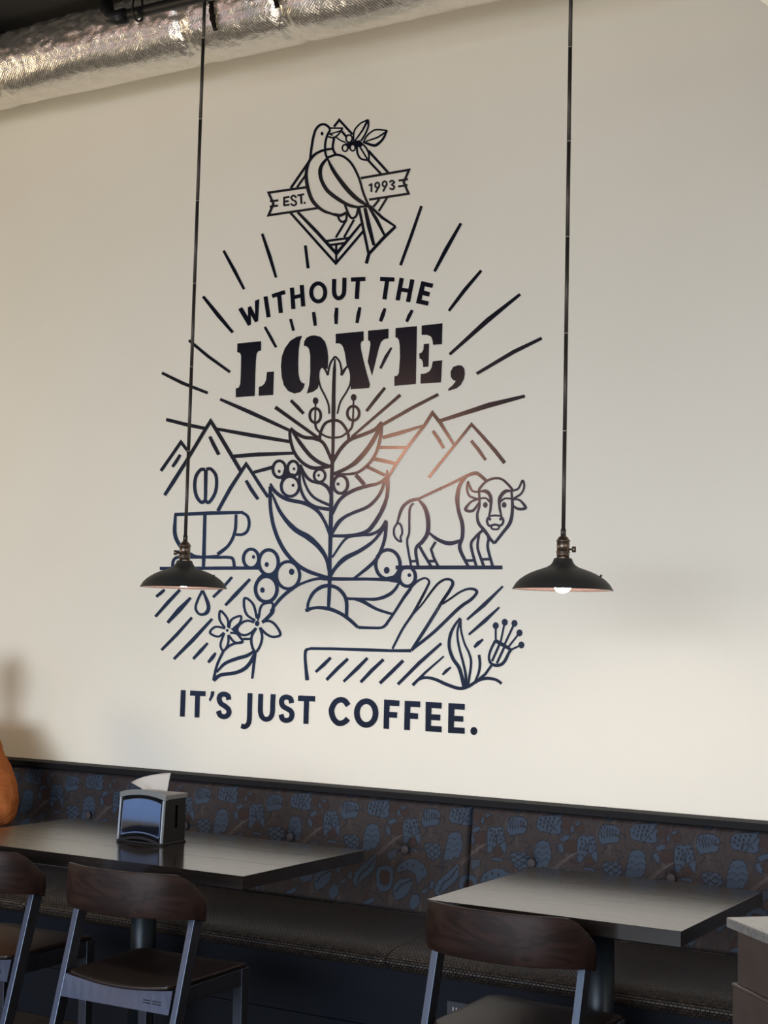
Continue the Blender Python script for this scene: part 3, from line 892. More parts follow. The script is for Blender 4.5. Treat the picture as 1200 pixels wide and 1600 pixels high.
def build_pipe():
    Yp, Zp = 4.15, 3.835
    root = empty('iron_pipe', (-2.6, Yp, Zp)); ox, oy, oz = root.location
    tag(root, 'dark iron pipe with an elbow running below the foil duct', 'pipe')
    bm = bmesh.new(); tube(bm, [(-3.63 - ox, 0, 0), (1.0 - ox, 0, 0)], 0.0215, 20); bm_obj('horizontal_run', bm, M_IRON, root, True)
    bm = bmesh.new(); tube(bm, [(-3.62 - ox, 0, 0), (-3.66 - ox, 0, 0), (-3.69 - ox, 0, 0.008), (-3.712 - ox, 0, 0.03), (-3.72 - ox, 0, 0.07)], 0.0285, 20)
    bm_obj('elbow', bm, M_IRON, root, True)
    bm = bmesh.new(); tube(bm, [(-3.72 - ox, 0, 0.06), (-3.72 - ox, 0, 0.535)], 0.0215, 20); bm_obj('riser', bm, M_IRON, root, True)
    for hx in (-3.56, -2.2, -0.6):
        bm = bmesh.new(); pts = [(hx - ox, -0.03, 0.95), (hx - ox, -0.031, 0.0)]
        pts = [(hx - ox, -0.016, 0.535), (hx - ox, -0.016, 0.12)] + [(hx - ox, -0.030 * math.cos(R(a)), 0.0 + 0.032 * math.sin(R(a)) + (0.02 if a > 0 else 0)) for a in range(60, -181, -20)] + [(hx - ox, 0.016, 0.10)]
        tube(bm, pts, 0.0045, 8); bm_obj('hanger', bm, M_IRON, root, True)
build_pipe()

# ---------------------------------------------------------------- pendant lamps
def build_lamp(x, y, ztop, knob_ang, rise=0.008, neckz=1.754):
    root = empty('pendant_lamp', (x, y, 1.66)); b = neckz - 1.66
    prof = [(.0190, .0005), (.0265, 0), (.0285, -.004), (.031, -.011), (.037, -.020), (.050, -.028), (.066, -.0335), (.082, -.039), (.100, -.0465), (.116, -.0555), (.131, -.066), (.142, -.077), (.149, -.088), (.1515, -.0935), (.1545, -.0945)]
    bm = bmesh.new(); lathe(bm, [(r_, z + b) for r_, z in prof] + [(.1545, b - .0965), (.1505, b - .0965)], 64)
    bm_obj('lamp_shade', bm, M_SHADE, root, True)
    bm = bmesh.new(); lathe(bm, [(.1504, b - .0965)] + [(max(r_ - .003, .0195), z + b - .003) for r_, z in prof[::-1][1:]], 64)
    bm_obj('shade_lining', bm, M_ENAMEL, root, True)
    bm = bmesh.new()
    lathe(bm, [(0.0, .0695 + b), (.0085, .0695 + b), (.0085, .068 + b), (.0125, .066 + b), (.017, .060 + b), (.0195, .055 + b), (.0215, .0545 + b), (.0215, .051 + b), (.0195, .0500 + b), (.0195, .021 + b), (.0215, .0205 + b), (.0215, .0165 + b), (.0185, .0155 + b), (.0185, .0135 + b), (.0205, .0125 + b), (.0205, .0095 + b), (.019, .0085 + b), (.019, -.002 + b), (.0, -.002 + b)], 40)
    bm_obj('lamp_socket', bm, M_BRASS, root, True)
    bm = bmesh.new(); c, s = math.cos(knob_ang), math.sin(knob_ang)
    tube(bm, [(c * .018, s * .018, b + .028), (c * .027, s * .027, b + .028), (c * .0275, s * .0275, b + .028), (c * .0385, s * .0385, b + .028)], [.003, .003, .0092, .0092], 16)
    bm_obj('switch_knob', bm, M_BRASS, root, True)
    zs = b + .068; zt = ztop - 1.66
    bm = bmesh.new(); tube(bm, [(0, 0, zs), (0, 0, zs + .022)], .0082, 16); bm_obj('rod_collar', bm, M_ROD, root, True)
    z = zs + .02; k = 0
    while z < zt - 0.01:
        z2 = min(z + .305, zt)
        bm = bmesh.new(); tube(bm, [(0, 0, z), (0, 0, z2)], .0062, 16); bm_obj('rod', bm, M_ROD, root, True)
        if z2 < zt - 0.01:
            bm = bmesh.new(); tube(bm, [(0, 0, z2 - .0012), (0, 0, z2 + .0012)], .0068, 16); bm_obj('rod_joint', bm, M_RING, root, True)
        z = z2 + .0004
    # bulb: glass envelope with glowing filament block
    bm = bmesh.new(); pr = [(.0125, -.002), (.013, -.02), (.0165, -.036), (.0245, -.055), (.0292, -.073), (.0295, -.083), (.0265, -.098), (.0195, -.108), (.009, -.1135), (0, -.1145)]
    lathe(bm, [(r_, z_ + b + (rise if z_ < -.03 else 0)) for r_, z_ in pr], 32); bm_obj('bulb', bm, M_BULB, root, True)
    bm = bmesh.new(); tube(bm, [(.112, .02, b - .060), (.118, .021, b - .050)], .0035, 8); bm_obj('shade_screw', bm, M_SHADE, root)
    return root
ZP = 3.835 - 0.0215 - 0.006
tag(build_lamp(-3.243, 4.15, ZP + 0.004, math.atan2(-.5, -.86), 0.020), 'black dome pendant lamp on a rod in front of the painted cup', 'pendant lamp')
tag(build_lamp(-1.787, 4.15, ZP + 0.004, math.atan2(.5, .86)), 'black dome pendant lamp hanging right of the painted bison', 'pendant lamp')

# cream shade whose rim just enters at the top right corner
def build_cream():
    root = empty('cream_lamp', (-0.757, 3.45, 3.06))
    tag(root, 'cream drum lamp shade just showing in the top right corner', 'pendant lamp')
    bm = bmesh.new(); lathe(bm, [(.20, 0), (.235, 0.03), (.26, .10), (.26, .34), (.25, .35), (.02, .352), (0, .352)], 64)
    bm_obj('lamp_shade', bm, M_CREAM, root, True)
    bm = bmesh.new(); lathe(bm, [(0, -.001), (.199, 0)], 64); bm_obj('diffuser', bm, M_CREAM, root, True)
    bm = bmesh.new(); tube(bm, [(0, 0, .35), (0, 0, 1.305)], .006, 12); bm_obj('rod', bm, M_ROD, root, True)
build_cream()

# ---------------------------------------------------------------- banquette
def inside(px, py, poly):
    c = np.zeros(px.shape, bool); n = len(poly)
    for i in range(n):
        x1, y1 = poly[i]; x2, y2 = poly[(i + 1) % n]
        if y1 == y2: continue
        k = ((y1 > py) != (y2 > py)) & (px < (x2 - x1) * (py - y1) / (y2 - y1) + x1); c ^= k
    return c
def dist_poly(px, py, P, closed=True):
    d = np.full(px.shape, 9.0); n = len(P)
    for i in range(n if closed else n - 1):
        x1, y1 = P[i]; x2, y2 = P[(i + 1) % n]; dx, dy = x2 - x1, y2 - y1; L = dx * dx + dy * dy + 1e-12
        tt = np.clip(((px - x1) * dx + (py - y1) * dy) / L, 0, 1)
        d = np.minimum(d, np.hypot(px - x1 - tt * dx, py - y1 - tt * dy))
    return d
PER = 0.361
def tile_pattern():
    # one repeat of the cloth, coordinates picked as points and brought to metres on the cushion face
    st = 0.0022; X0 = -2.60; Z0 = 0.44
    nx = int(round(PER / st)); st = PER / nx; nz = int(0.47 / st)
    px, pz = np.meshgrid(X0 + (np.arange(nx) + .5) * st, Z0 + (np.arange(nz) + .5) * st)
    def conv(s):
        return [(lambda v: (v.x, v.z))(on_y(480 + float(a) / 4.6154, 1225 + float(b) / 4.6154, 5.0)) for a, b in (q.split(',') for q in s.split())]
    base = np.array([0.046, 0.035, 0.033]); brown = np.array([0.040, 0.024, 0.022]); taupe = np.array([0.062, 0.050, 0.048])
    blue = np.array([0.043, 0.063, 0.096]); dark = np.array([0.020, 0.021, 0.027])
    img = np.ones(px.shape + (3,)) * base
    th = (px - X0) / PER * 2 * np.pi
    rnd = random.Random(3)
    f = np.zeros(px.shape)
    for k in range(26):
        m = rnd.randint(1, 9); a = rnd.uniform(-60, 60); f += np.sin(m * th + a * pz + rnd.uniform(0, 6.3)) * rnd.uniform(.4, 1)
    img[np.abs(f) < 0.55] = dark * 1.1 + brown * 0.2
    img[f > 4.2] = brown; img[f < -4.6] = taupe
    g = np.zeros(px.shape)
    for k in range(22):
        m = rnd.randint(4, 17); a = rnd.uniform(-230, 230); g += np.sin(m * th + a * pz + rnd.uniform(0, 6.3)) * rnd.uniform(.4, 1)
    img[np.abs(g) < 0.30] = dark * 1.2 + brown * 0.15
    def shifts(P):
        for s in (-2, -1, 0, 1, 2): yield [(x + s * PER, z) for x, z in P]
    def fill(s, col=blue, edge=0.0032):
        for P in shifts(conv(s)):
            xs = [p[0] for p in P]
            if max(xs) < X0 - .02 or min(xs) > X0 + PER + .02: continue
            d = dist_poly(px, pz, P); ins = inside(px, pz, P)
            img[ins] = col; img[(d < edge) & ~ins] = dark
    def line(s, w=0.0022, col=dark):
        for P in shifts(conv(s)):
            img[dist_poly(px, pz, P, False) < w] = col
    def dots(s, r=0.0042, col=dark):
        for c in conv(s):
            for sh in (-2, -1, 0, 1, 2): img[np.hypot((px - c[0] - sh * PER), (pz - c[1]) * .7) < r] = col
    P1 = [  # brown buds under the blue ones
        ('590,140 640,150 655,190 620,210 595,190', brown), ('690,165 735,175 740,225 700,235 680,215', brown), ('620,290 690,280 690,360 640,370 610,340', brown),
        ('740,400 790,390 805,440 750,455', brown), ('650,410 720,420 700,440 660,430', brown), ('1100,110 1150,105 1175,135 1120,150', brown)]
    for s, c_ in P1: fill(s, c_, 0.002)
    line('530,510 605,430 690,365', .0022, taupe * 1.5); line('515,500 595,425 670,372', .0016, taupe * 1.5)
    line('640,110 680,100 700,120 690,145 655,140 640,110'); line('900,345 960,350 985,390 955,400', .002); line('845,300 880,330 850,370'); line('360,170 410,190 400,220', .002)
    line('920,580 980,600 1040,590', .0022); line('900,100 950,110 1000,140 1060,120', .002); line('460,760 540,790 600,850 680,860', .002)
    fill('700,372 697,300 705,262 735,250 757,262 780,248 803,262 812,330 826,392 818,432 796,400 785,372 762,362 748,390 735,405 714,434 701,420')
    line('700,375 730,378 745,400'); line('765,300 762,362'); line('785,368 812,345')
    dots('722,275 745,285 725,305 750,315 715,335 738,342 775,280 795,275 780,305 802,310 790,335 755,350')
    fill('830,235 838,198 858,180 890,178 925,182 955,203 962,235 925,243 905,248 962,258 950,288 905,298 848,306 838,290 828,262')
    for s in ('848,190 842,215 850,262', '868,190 860,220 868,268', '884,200 878,225 886,262', '902,205 897,228 903,255', '920,208 916,228 921,250', '938,212 935,230 938,248'): line(s, .0022)
    fill('1028,245 1032,198 1058,174 1105,170 1150,172 1196,160 1180,195 1200,212 1188,235 1192,292 1165,300 1118,292 1060,280 1036,265')
    line('1115,290 1140,250 1165,225 1190,190'); line('1140,250 1160,275')
    dots('1055,200 1085,190 1115,190 1145,190 1050,230 1078,220 1105,215 1135,215 1070,250 1100,245 1125,240 1095,270')
    fill('1022,382 1040,352 1075,345 1108,355 1125,395 1128,450 1120,492 1095,530 1070,520 1048,552 1035,530 1010,555 1000,530 1010,470')
    for s in ('1020,400 1045,380 1070,400 1095,380 1122,400', '1012,440 1040,420 1068,445 1095,425 1125,445', '1008,480 1035,465 1062,490 1090,470 1118,485'): line(s, .0014, dark * 1.3)
    fill('858,438 895,424 940,428 972,450 978,490 955,530 925,546 895,530 868,490')
    for s in ('868,455 975,520', '890,430 978,480', '862,480 940,540', '965,440 880,500', '975,470 905,535', '930,428 862,470'): line(s, .002)
    fill('585,272 612,252 645,248 638,276 600,290'); fill('572,312 592,300 612,338 606,374 586,355'); fill('655,192 664,180 672,228 656,222'); fill('680,172 705,160 718,168 692,185')
    fill('735,462 806,474 800,486 738,476'); fill('600,480 655,475 650,520 610,545 585,515', blue * .7 + base * .3)
    fill('660,632 672,590 690,570 740,540 800,540 855,575 886,635 868,668 848,665 830,712 812,690 805,655 780,630 740,612 700,622')
    dots('738,570 780,580 850,610 700,600', .004)
    fill('352,690 372,630 440,562 502,508 518,545 500,612 450,662 402,700 375,735'); line('385,700 410,640 460,600 500,540', .003)
    fill('520,640 525,605 548,588 600,582 632,600 642,650 636,700 625,750 590,768 545,762 522,720')
    fill('548,650 560,620 600,622 615,660 612,710 580,722 552,700', brown, .003)
    fill('645,742 660,705 700,682 760,673 778,705 760,770 715,815 665,830 650,790'); line('665,770 700,720 770,690', .003)
    fill('905,740 915,690 935,700 930,750'); fill('840,770 880,745 900,755 870,780'); fill('765,830 790,790 830,790 840,850 800,900 770,880')
    fill('430,850 500,810 520,830 470,860'); fill('740,100 800,92 830,95 790,112 750,112', blue * .7); fill('860,110 880,95 890,150 865,140', blue * .8); fill('890,95 925,105 915,140 893,150', blue * .8)
    img = img * 0.72
    return img, X0, Z0, st
TILE, TX0, TZ0, TST = tile_pattern()

def back_cushion(xa, xb, root, buttons):
    z0, z1 = 0.455, 0.876; st = 0.0026
    nx = int((xb - xa) / st); nz = int((z1 - z0) / st)
    X, Z = np.meshgrid(np.linspace(xa, xb, nx), np.linspace(z0, z1, nz))
    e = np.minimum(np.minimum(X - xa, xb - X) / 0.018, 1); ez = np.minimum(np.minimum(Z - z0, z1 - Z) / 0.022, 1)
    bul = np.sqrt(np.clip(1 - (1 - e) ** 2, 0, 1)) * np.sqrt(np.clip(1 - (1 - ez) ** 2, 0, 1))
    Yf = 4.965 + (Z - z0) * 0.085 + 0.035 * (1 - bul)
    for bx, bz in buttons:
        d = np.hypot(X - bx, Z - bz); ang = np.arctan2(Z - bz, X - bx)
        Yf += 0.016 * np.exp(-(d / 0.028) ** 2) + 0.004 * np.exp(-(d / 0.085) ** 2) * (1 + 0.5 * np.cos(ang * 7))
    V = np.stack([X - root.location.x, Yf - root.location.y, Z], -1).reshape(-1, 3)
    idx = np.arange(nx * nz).reshape(nz, nx)
    F = np.stack([idx[:-1, :-1], idx[:-1, 1:], idx[1:, 1:], idx[1:, :-1]], -1).reshape(-1, 4)
    nv, nf = len(V), len(F)
    # back face so that the cushion is a closed body
    Vb = []; x_a, x_b = xa - root.location.x, xb - root.location.x
    yb = 5.095 - root.location.y
    per = list(idx[0, :]) + list(idx[1:, -1]) + list(idx[-1, -2::-1]) + list(idx[-2:0:-1, 0])
    per = [int(i) for i in per]
    Vb = [(V[i][0], yb, V[i][2]) for i in per]
    allv = np.concatenate([V, np.array(Vb)]); faces = F.tolist(); n = len(per)
    for i in range(n): faces.append([per[(i + 1) % n], per[i], nv + i, nv + (i + 1) % n])
    faces.append([nv + i for i in range(n)])
    me = bpy.data.meshes.new('back_cushion'); me.from_pydata(allv.tolist(), [], faces); me.update(); me.shade_smooth()
    ti = (np.floor(((X - TX0) % PER) / TST).astype(int)) % TILE.shape[1]; tj = np.clip(((Z - TZ0) / TST).astype(int), 0, TILE.shape[0] - 1)
    colr = np.ones((len(allv), 4), np.float32); colr[:nv, :3] = TILE[tj, ti].reshape(-1, 3); colr[nv:, :3] = 0.04
    at = me.color_attributes.new('weave', 'FLOAT_COLOR', 'POINT'); at.data.foreach_set('color', colr.ravel())
    o = link('back_cushion', me, M_JACQ, root)
    for bx, bz in buttons:
        bm = bmesh.new(); bmesh.ops.create_uvsphere(bm, u_segments=20, v_segments=10, radius=0.0165)
        bmesh.ops.scale(bm, vec=(1, .45, 1), verts=bm.verts)
        bmesh.ops.translate(bm, vec=(bx - root.location.x, 4.965 + (bz - z0) * .085 + .006 - root.location.y, bz), verts=bm.verts)
        bme = bm_obj('button', bm, M_JACQ, o, True)
        ca = bme.data.color_attributes.new('weave', 'FLOAT_COLOR', 'POINT')
        cc = np.ones((len(bme.data.vertices), 4), np.float32); cc[:, :3] = (0.052, 0.046, 0.05); ca.data.foreach_set('color', cc.ravel())
    return o

def seat_cushion(xa, xb, root):
    # cross-section: rear bottom, rear top, flat top, rolled front, underside
    prof = [(4.96, 0.385), (4.97, 0.455), (4.85, 0.462), (4.70, 0.468), (4.55, 0.470), (4.44, 0.467), (4.385, 0.458), (4.352, 0.443), (4.338, 0.423), (4.345, 0.403), (4.365, 0.390), (4.40, 0.385)]
    P, _ = catmull([np.array(p) for p in prof], [1] * len(prof), sub=5)
    L = [0.0]
    for a, b in zip(P, P[1:]): L.append(L[-1] + float(np.hypot(*(b - a))))
    nx = int((xb - xa) / 0.012); V = []; UV = []
    for i in range(nx + 1):
        x = xa + (xb - xa) * i / nx; d = min(x - xa, xb - x); e = 1 - max(0, 1 - d / 0.03) ** 2
        for k, (p, l) in enumerate(zip(P, L)):
            cy, cz = 4.66, 0.425
            s = 0.955 + 0.045 * math.sqrt(max(0, e))
            wr = 0.0
            if p[0] < 4.46: wr = 0.0035 * max(0, noise.noise(Vector((x * 18 + p[1] * 30, p[0] * 4, 2)))) * (1 if abs(x + 2.95) < 0.35 else 0.35)
            V.append((x - root.location.x, cy + (p[0] - cy) * (0.985 + .015 * math.sqrt(max(0, e))) + wr - root.location.y, cz + (p[1] - cz) * (0.75 + 0.25 * math.sqrt(max(0, e)))))
            UV.append((x, l))
    m = len(P); F = []
    for i in range(nx):
        for k in range(m - 1): F.append((i * m + k, (i + 1) * m + k, (i + 1) * m + k + 1, i * m + k + 1))
        F.append((i * m + m - 1, (i + 1) * m + m - 1, (i + 1) * m, i * m))
    F.append(tuple(range(m))[::-1]); F.append(tuple(nx * m + k for k in range(m)))
    me = bpy.data.meshes.new('seat_cushion'); me.from_pydata(V, [], F); me.update(); me.shade_smooth()
    uv = me.uv_layers.new(name='uv'); li = np.zeros(len(me.loops), int); me.loops.foreach_get('vertex_index', li)
    uv.data.foreach_set('uv', np.array(UV)[li].ravel())
    return link('seat_cushion', me, M_WEAVE, root)

def build_bench():
    xs = [-7.29, -5.70, -4.105, -2.515, -0.925, 0.665]
    root = empty('banquette', (-3.3, 4.7, 0)); ox, oy = -3.3, 4.7
    tag(root, 'long upholstered wall banquette with floral back and dark woven vinyl seat', 'bench')
    for i, (a, b) in enumerate(zip(xs, xs[1:])):
        m = (a + b) / 2 + (-.0 if i < 9 else 0)
        bt = [(a + 0.258 + .53 * k, 0.69) for k in range(3)]
        back_cushion(a + .0008, b - .0008, root, bt)
    ss = [-7.29, -5.70, -4.115, -2.49, -0.90, 0.665]
    for a, b in zip(ss, ss[1:]): seat_cushion(a + .001, b - .001, root)
    L = xs[-1] - xs[0]; cx = (xs[-1] + xs[0]) / 2
    bm = bmesh.new(); box(bm, (cx - ox, 5.045 - oy, 0.8905), (L, 0.105, 0.025)); bm_obj('top_rail', bm, M_RAIL, root, bevel=.002)
    bm = bmesh.new(); box(bm, (cx - ox, 4.43 - oy, 0.235), (L, 0.02, 0.30)); bm_obj('front_panel', bm, M_BASE, root)
    bm = bmesh.new(); box(bm, (cx - ox, 4.76 - oy, 0.365), (L, 0.64, 0.035)); bm_obj('seat_board', bm, M_BASE, root)
    bm = bmesh.new(); box(bm, (cx - ox, 4.424 - oy, 0.0925), (L, 0.03, 0.185)); bm_obj('kick_board', bm, M_BASE, root, bevel=.003)
    for x_ in (xs[0] + .02, xs[-1] - .02):
        bm = bmesh.new(); box(bm, (x_ - ox, 4.765 - oy, .172), (.03, .62, .344)); bm_obj('end_panel', bm, M_BASE, root)
    # power outlet let into the front panel
    o = bpy.data.objects.new('tmp', None)
    bm = bmesh.new(); box(bm, (-2.257 - ox, 4.4185 - oy, 0.284), (0.075, 0.003, 0.046)); pl = bm_obj('outlet', bm, M_WHITEP, root, bevel=.001)
    for dx in (-0.006, 0.006):
        bm = bmesh.new(); box(bm, (-2.265 + dx - ox, 4.4165 - oy, 0.284), (0.003, 0.0015, 0.012)); bm_obj('socket_slot', bm, M_PRONG, pl)
build_bench()

# ---------------------------------------------------------------- tables
def build_table(cx, cy, W, D, label, planks):
    root = empty('cafe_table', (cx, cy, 0)); tag(root, label, 'table', 'dark cafe tables along the banquette')
    zt = 0.75; th = 0.041; gap = .0006
    y = -D / 2; n = planks
    for i in range(n):
        bm = bmesh.new(); box(bm, (0, y + (i + .5) * D / n, zt - th / 2), (W, D / n - gap, th))
        bm.normal_update()
        for f in bm.faces: f.material_index = 0 if f.normal.z > .9 else 1
        bm_obj('plank', bm, [M_TABLE, M_TEDGE], root, bevel=.0007, seg=1)
    bm = bmesh.new(); box(bm, (0, 0, zt - th - .009), (W * .55, D * .7, .018)); bm_obj('mounting_plate', bm, M_IRON, root)
    bm = bmesh.new(); tube(bm, [(0, 0, .02), (0, 0, zt - th - .018)], .045, 32); bm_obj('column', bm, M_STEM, root, True)
    bm = bmesh.new(); lathe(bm, [(0, .0), (.27, 0), (.275, .006), (.265, .014), (.10, .024), (.055, .032), (.0, .032)], 48); bm_obj('floor_base', bm, M_IRON, root, True)
    return root
build_table(-3.37, 4.155, 1.36, .73, 'long dark wood cafe table carrying the napkin dispenser', 3)
build_table(-1.665, 4.178, .76, .765, 'square dark wood cafe table under the right pendant, nothing on it', 1)

# ---------------------------------------------------------------- chairs
def build_chair(ox, oy, rz, label):
    root = empty('dining_chair', (ox, oy, 0), rz); tag(root, label, 'chair')
    # moulded backrest band
    half = [(0, -.272, .782, .650), (.05, -.2705, .782, .650), (.10, -.264, .782, .650), (.15, -.248, .782, .650), (.190, -.227, .781, .650), (.213, -.203, .777, .648), (.230, -.178, .761, .645), (.240, -.150, .738, .642), (.246, -.125, .715, .638), (.248, -.108, .700, .630)]
    full = [(-a, b, c, d) for a, b, c, d in half[:0:-1]] + half
    bm = bmesh.new(); rows = []
    for i, (x, y, zt, zb) in enumerate(full):
        a = full[max(0, i - 1)]; c = full[min(len(full) - 1, i + 1)]; tx, ty = c[0] - a[0], c[1] - a[1]; l = math.hypot(tx, ty)
        nx_, ny_ = -ty / l, tx / l        # inward (towards the sitter)
        row = []
        for s in (0, 1):
            col = []
            for k in range(5):
                z = zb + (zt - zb) * k / 4; sag = 0.004 * math.sin(math.pi * k / 4)
                th = 0.014 if 0 < k < 4 else 0.012
                off = s * th - sag
                col.append(bm.verts.new((x + nx_ * off, y + ny_ * off, z)))
            row.append(col)
        rows.append(row)
    for a, b in zip(rows, rows[1:]):
        for k in range(4):
            bm.faces.new((a[0][k], b[0][k], b[0][k + 1], a[0][k + 1])); bm.faces.new((a[1][k], a[1][k + 1], b[1][k + 1], b[1][k]))
        bm.faces.new((a[0][4], b[0][4], b[1][4], a[1][4])); bm.faces.new((a[0][0], a[1][0], b[1][0], b[0][0]))
    for rw in (rows[0], rows[-1]):
        for k in range(4): bm.faces.new((rw[0][k], rw[0][k + 1], rw[1][k + 1], rw[1][k]))
    o = bm_obj('backrest', bm, M_WALNUT, root, True, bevel=.002)
    # seat: dished plywood
    bm = bmesh.new(); N, Mm = 24, 20; top, bot = [], []
    for j in range(Mm + 1):
        v_ = j / Mm; rt, rb = [], []
        for i in range(N + 1):
            u = i / N * 2 - 1
            wid = .198 + .012 * v_
            y = -.205 + .412 * v_
            # rounded corners
            ed = max(0, (v_ - .85) / .15); wid2 = wid - .035 * (1 - math.sqrt(max(0, 1 - ed * ed)))
            eb = max(0, (.08 - v_) / .08); wid2 -= .012 * eb * eb
            x = u * wid2
            z = .452 - .016 * (1 - u * u) * max(0.15, 1 - v_ * 1.1) + .004 * v_ - (.008 * max(0, v_ - .85) / .15) ** 1.0
            rt.append(bm.verts.new((x, y - .012 * (1 - u * u) * (1 - v_), z))); rb.append(bm.verts.new((x, y - .012 * (1 - u * u) * (1 - v_), z - .011)))
        top.append(rt); bot.append(rb)
    for j in range(Mm):
        for i in range(N):
            bm.faces.new((top[j][i], top[j][i + 1], top[j + 1][i + 1], top[j + 1][i])); bm.faces.new((bot[j][i], bot[j + 1][i], bot[j + 1][i + 1], bot[j][i + 1]))
    for i in range(N):
        bm.faces.new((top[0][i], bot[0][i], bot[0][i + 1], top[0][i + 1])); bm.faces.new((top[Mm][i], top[Mm][i + 1], bot[Mm][i + 1], bot[Mm][i]))
    for j in range(Mm):
        bm.faces.new((top[j][0], top[j + 1][0], bot[j + 1][0], bot[j][0])); bm.faces.new((top[j][N], bot[j][N], bot[j + 1][N], top[j + 1][N]))
    bm_obj('seat', bm, M_SEATW, root, True, bevel=.0025)
    # rear legs rake forward as they rise into the backrest ends
    for s in (-1, 1):
        bm = bmesh.new(); x0, x1 = s * .211, s * .233
        def sec(z, yc, dx=0, w=.046):
            return [(x0 + dx, yc - w / 2, z), (x1 + dx, yc - w / 2, z), (x1 + dx, yc + w / 2, z), (x0 + dx, yc + w / 2, z)]
        hexa(bm, sec(0, -.300, 0, .040), sec(.655, -.118))
        bm_obj('rear_leg', bm, M_FRAME, root, bevel=.002)
        bm = bmesh.new(); x0, x1 = s * .172, s * .206
        hexa(bm, sec(0, .185, 0, .030), sec(.440, .178, 0, .040)); bm_obj('front_leg', bm, M_FRAME, root, bevel=.002)
        bm = bmesh.new(); hexa(bm, [(s * .186, -.165, .385), (s * .204, -.165, .385), (s * .204, .159, .385), (s * .186, .159, .385)], [(s * .186, -.165, .436), (s * .204, -.165, .436), (s * .204, .159, .440), (s * .186, .159, .440)])
        bm_obj('side_rail', bm, M_FRAME, root, bevel=.0015)
    bm = bmesh.new(); lo, hi = [], []
    for k in range(13):
        u = k / 12 * 2 - 1; x = u * .2065; zt = .441 - .016 * (1 - u * u); 
        for arr, yy in ((lo, -.210), (hi, -.190)): arr.append((bm.verts.new((x, yy + .004, zt)), bm.verts.new((x, yy - .012, .374))))
    for k in range(12):
        for arr in (lo, hi): bm.faces.new((arr[k][0], arr[k + 1][0], arr[k + 1][1], arr[k][1]))
        bm.faces.new((lo[k][0], hi[k][0], hi[k + 1][0], lo[k + 1][0])); bm.faces.new((lo[k][1], lo[k + 1][1], hi[k + 1][1], hi[k][1]))
    for k in (0, 12): bm.faces.new((lo[k][0], lo[k][1], hi[k][1], hi[k][0]))
    rr = bm_obj('rear_rail', bm, M_FRAME, root)
    bm = bmesh.new(); box(bm, (0, .176, .415), (.344, .02, .05)); bm_obj('front_rail', bm, M_FRAME, root, bevel=.0015)
    # maker's stamp: illegible small dark print at the right end of the rear rail
    rnd = random.Random(5); bm = bmesh.new()
    for k in range(16):
        x = .11 + (k % 8) * .0085 + rnd.uniform(-.001, .001); z = .405 - (k // 8) * .007
        if k % 8 in (3,): continue
        y = -.2105 + .004 - (.441 - z) * .24 - .0012
        box(bm, (x, y, z), (.0055, .0006, .0028))
    bm_obj('rail_stamp', bm, M_IRON, rr)
    return root
build_chair(-2.965, 3.742, R(1.3), 'dark walnut chair with curved backrest in front of the napkin dispenser')
build_chair(-3.635, 3.77, R(0.5), 'dark walnut chair cut off by the left edge of the picture')
build_chair(-1.740, 3.845, R(-1.5), 'dark walnut chair with curved backrest at the bare square table')

